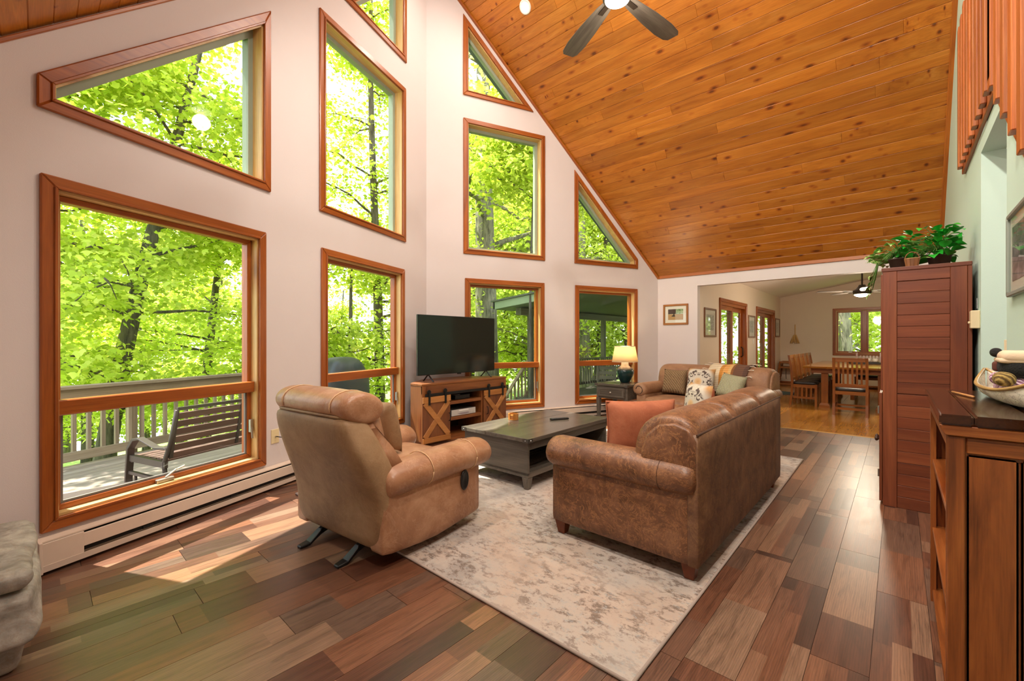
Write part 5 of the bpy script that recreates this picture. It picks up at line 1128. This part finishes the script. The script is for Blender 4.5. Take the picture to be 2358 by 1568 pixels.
# ---- trees
def leaf_green(name, c1, c2, c3):
    m = bpy.data.materials.new(name); m.use_nodes = True; nt = m.node_tree; b = nt.nodes['Principled BSDF']
    g = nt.nodes.new('ShaderNodeNewGeometry'); col = ramp(nt, g.outputs['Random Per Island'], [(0., c1), (.5, c2), (1., c3)])
    nt.links.new(col, b.inputs['Base Color']); b.inputs['Roughness'].default_value = .5; b.inputs['Specular IOR Level'].default_value = .25
    tr = nt.nodes.new('ShaderNodeBsdfTranslucent'); nt.links.new(mul(nt, col, (1.25, 1.25, .8, 1)), tr.inputs[0])
    mx = nd(nt, 'ShaderNodeMixShader', {0: .5, 1: b.outputs[0], 2: tr.outputs[0]}); nt.links.new(mx.outputs[0], nt.nodes['Material Output'].inputs[0]); return m
LG = leaf_green('maple_leaf', '97ac34', 'bccb4c', 'e0e27c'); LG2 = leaf_green('wood_leaf', '9cb03c', 'c4d05a', 'e4e890')
def bark(name, a, b_): 
    m, nt, bs = nm(name); co = ocoord(nt, (14, 14, 2.2)); n = nd(nt, 'ShaderNodeTexNoise', {'Vector': co, 'Scale': 1., 'Detail': 6., 'Roughness': .7}); nt.links.new(ramp(nt, n.outputs[0], [(.35, a), (.6, b_)]), bs.inputs['Base Color']); bs.inputs['Roughness'].default_value = .95; bump(nt, bs, n.outputs[0], .8, .03); return m
BK = bark('grey_bark', '4c463a', '8c8470'); BKD = bark('dark_bark', '35302a', '6a6154')
SH = {'maple': [(0, 0), (.28, .10), (.50, .42), (.26, .50), (.16, .72), (0, 1.0), (-.16, .72), (-.26, .50), (-.50, .42), (-.28, .10)], 'oval': [(0, 0), (.30, .40), (0, 1.0), (-.30, .40)]}
def leaves(name, pts, size, shape, m, rng):
    n = len(pts); sh = np.array(SH[shape]); k = len(sh)
    az = rng.uniform(0, 2*np.pi, n); tilt = rng.normal(-.35, .55, n); roll = rng.normal(0, .5, n); s = size*rng.uniform(.6, 1.25, n)
    d = np.stack([np.cos(az)*np.cos(tilt), np.sin(az)*np.cos(tilt), np.sin(tilt)], 1)
    sd = np.stack([-np.sin(az), np.cos(az), np.zeros(n)], 1); up = np.cross(d, sd)
    sd = sd*np.cos(roll)[:, None]+up*np.sin(roll)[:, None]
    v = pts[:, None, :]+(d[:, None, :]*sh[None, :, 1:2]+sd[:, None, :]*sh[None, :, 0:1])*s[:, None, None]
    me = bpy.data.meshes.new(name); me.vertices.add(n*k); me.vertices.foreach_set('co', v.reshape(-1).astype(np.float32))
    me.loops.add(n*k); me.loops.foreach_set('vertex_index', np.arange(n*k, dtype=np.int32)); me.polygons.add(n); me.polygons.foreach_set('loop_start', np.arange(0, n*k, k, dtype=np.int32)); me.update(calc_edges=True); me.materials.append(m); return me
def spray_points(tips, per, rng, sx=.38, sz=.14):
    t = np.repeat(np.array(tips), per, 0); return t+rng.normal(0, 1, t.shape)*np.array([sx, sx, sz])
def blocked(Q):      # keep boughs clear of the house, the deck and the porch
    x, y, z = Q[:, 0], Q[:, 1], Q[:, 2]; qx, qy = x-APEX.x, y-APEX.y
    dA_ = -qx*math.cos(AA)-qy*math.sin(AA); sA_ = qx*DA.x+qy*DA.y; dB_ = -qx*math.cos(AB)+qy*math.sin(AB)
    return ((x > -8.5) & (y > 7.6) & (y < 15.8) & (z < 3.2)) | ((dA_ < 3.7) & (sA_ < 2.2) & (sA_ > -6.5) & (z < 3.4)) | ((dA_ < 1.6) & (dB_ < 1.6) & (z < 9)) | ((y > 7.4) & (y < 15.8) & (x > -3.2))
def make_tree(label, base_, h, r, lean, crown, nbr, per, lsize, shape, m, bk, seed, z0=.3, spread=.4, droop=.1, name='tree', dens_low=0, cull=True):
    rng = np.random.default_rng(seed); e = empty(name, base_, 0, label, 'tree', 'woodland trees around the house')
    path = []; N = 9
    for i in range(N): t = i/(N-1); path.append(Vector((lean[0]*t**1.3*h+.05*h*.3*math.sin(t*4+seed), lean[1]*t**1.3*h+.05*h*.3*math.cos(t*3+seed*2)-.05*h*.3*math.cos(seed*2), t*h)))
    MB().tube(path, [r*(1.25 if i == 0 else 1)*(1-.75*i/(N-1)) for i in range(N)], 10).build('trunk', bk, e, smooth=True)
    tips = []; mb = MB()
    for b_ in range(nbr):
        t = z0+(1-z0)*rng.uniform(0, 1)**.9; i = min(N-2, int(t*(N-1))); p = path[i].lerp(path[i+1], t*(N-1)-i)
        a = b_*2.4+rng.uniform(-.5, .5); L = crown*(1.0-.55*(t-z0)/(1-z0+1e-6))*rng.uniform(.7, 1.15); el = rng.uniform(.05, .55)
        pts = []; q = Vector(p)
        for s in range(6):
            u = s/5; pts.append(q+Vector((math.cos(a)*L*u, math.sin(a)*L*u, L*u*el-droop*L*u*u))+Vector(rng.normal(0, .04*L*u, 3)))
        if cull and blocked(np.array(pts)+np.array(base_)).any(): continue
        mb.tube(pts, [max(.012, r*.32*(1-t*.6)*(1-u*.85)) for u in [s/5 for s in range(6)]], 6)
        for s in (2, 3, 4, 5):
            for c in range(3):
                w_ = pts[s]+Vector(rng.normal(0, spread*L*.35, 3)*np.array([1, 1, .45])); tips.append(tuple(w_))
                if c == 0: mb.tube([pts[s], (pts[s]+w_)/2+Vector((0, 0, .05)), w_], [.014, .010, .006], 4)
    mb.build('branches', bk, e, smooth=True)
    P = spray_points(tips, per, rng, .30+lsize, .10+lsize*.6); P = P[~blocked(P+np.array(base_))]
    fo = bpy.data.objects.new('foliage', leaves('foliage', P, lsize, shape, m, rng)); COL.objects.link(fo); fo.parent = e; tag(fo, kind='stuff'); return e
def px(pxl, dist):   # a spot on the ground at that bearing, metres ahead of the house corner
    v = FW*dist+RT*((pxl-1179)/F_PX*dist); return (v.x, v.y, gz(v.x, v.y)-.1)
T = []
T.append(make_tree('leafy maple with spreading limbs beyond the wide left window', px(230, 7.6), 9.5, .17, (.10, .12), 3.0, 32, 78, .105, 'maple', LG, BKD, 11, z0=.12, name='maple_tree'))
T.append(make_tree('maple with low boughs over the far left of the deck', px(-120, 6.6), 9.0, .15, (.05, .15), 2.8, 26, 70, .11, 'maple', LG, BKD, 12, z0=.2, name='maple_tree'))
T.append(make_tree('maple leaning towards the railing between the left windows', px(470, 10.5), 8.0, .14, (-.05, .05), 2.7, 22, 60, .115, 'maple', LG, BKD, 17, z0=.2, name='maple_tree'))
T.append(make_tree('slender sparse tree seen through the windows left of the corner', px(872, 12.0), 14.0, .16, (-.01, .02), 2.3, 30, 46, .11, 'maple', LG, BKD, 13, z0=.18, name='slender_tree'))
T.append(make_tree('young branching tree above the covered grill', px(800, 10.8), 6.2, .09, (.02, .05), 2.0, 18, 34, .11, 'maple', LG, BKD, 19, z0=.25, name='slender_tree'))
T.append(make_tree('tall straight tree with a broad trunk behind the television window', px(1108, 13.6), 19.0, .40, (0, 0), 4.2, 30, 40, .15, 'maple', LG, BK, 14, z0=.30, name='tall_tree'))
T.append(make_tree('bright leafy maple between the corner and the porch roof', px(1215, 10.6), 8.5, .055, (.02, .02), 2.4, 26, 46, .12, 'maple', LG, BKD, 15, z0=.35, name='maple_tree'))
T.append(make_tree('broad grey tree trunk beyond the porch railing', px(1352, 18.5), 17.0, .40, (0, 0), 3.6, 22, 30, .17, 'oval', LG2, BK, 16, z0=.22, name='tall_tree'))
T.append(make_tree('dark slim tree trunk right of the broad one past the porch', px(1380, 19.5), 15.0, .22, (0, .01), 3.4, 22, 30, .17, 'oval', LG2, BKD, 18, z0=.15, name='tall_tree'))
T.append(make_tree('mossy trunk outside the dining room window', (-1.62, 19.5, gz(-1.6, 19.5)-.2), 13.0, .28, (0, 0), 3.2, 20, 36, .16, 'oval', LG2, BK, 20, z0=.12, name='tall_tree'))
T.append(make_tree('bushy tree behind the dining room window', (.6, 21.5, gz(.6, 21.5)-.2), 9.0, .12, (0, 0), 3.0, 26, 36, .16, 'oval', LG2, BKD, 23, z0=.08, name='bushy_tree'))
# background trees: a few kinds, copied round the slope
K1 = make_tree('x', (-30, 0, -6), 13.0, .22, (.02, .02), 4.6, 34, 24, .24, 'oval', LG2, BKD, 31, z0=.06, name='woodland_tree')
K2 = make_tree('x', (-30, 6, -6), 11.0, .20, (-.02, .02), 4.4, 32, 24, .24, 'oval', LG, BKD, 32, z0=.05, name='woodland_tree')
K3 = make_tree('x', (-30, 12, -6), 16.0, .25, (.0, .02), 4.6, 34, 24, .26, 'oval', LG2, BK, 33, z0=.12, name='woodland_tree')
Ks = [K1, K2, K3]; rs = random.Random(5); usedk = [False]*3; WT = 'woodland tree among the trees further down the slope'
spots = []
for i, pxl in enumerate((-260, -90, 60, 200, 330, 480)): spots.append((px(pxl, 15.5+rs.uniform(-2, 2)), 1.0 if pxl < 300 else .66))
for i, pxl in enumerate((640, 780, 960)): spots.append((px(pxl, 23+rs.uniform(-2, 2)), .66))
for i, pxl in enumerate((1080, 1160, 1230, 1300, 1450, 1530)): spots.append((px(pxl, 20.5+rs.uniform(-2, 3)), 1.0))
for i, pxl in enumerate((-150, 150, 420, 1100, 1260, 1400)): spots.append((px(pxl, 28+rs.uniform(-2, 2)), 1.05))
for x, y in ((-13, 16), (-11, 20), (-7, 22), (-4, 24), (-1.0, 26), (2.5, 24.5), (4, 28)): spots.append(((x, y, gz(x, y)-.2), .9))
for i, (p, s_) in enumerate(spots):
    k = i % 3; t = Ks[k] if not usedk[k] else copy_tree(Ks[k]); usedk[k] = True
    t.location = p; t.rotation_euler = (0, 0, rs.uniform(0, 6.28)); s2 = s_*rs.uniform(.88, 1.12); t.scale = (s2, s2, s2); bx = 1179+F_PX*Vector(p).dot(RT)/max(.1, Vector(p).dot(FW)); t['label'] = 'background woodland tree beyond '+('the sloped-top window at far left' if bx < 90 else 'the wide left window' if bx < 640 else 'the covered grill' if bx < 1010 else 'the television' if bx < 1300 else 'the porch' if bx < 1700 else 'the dining room window')
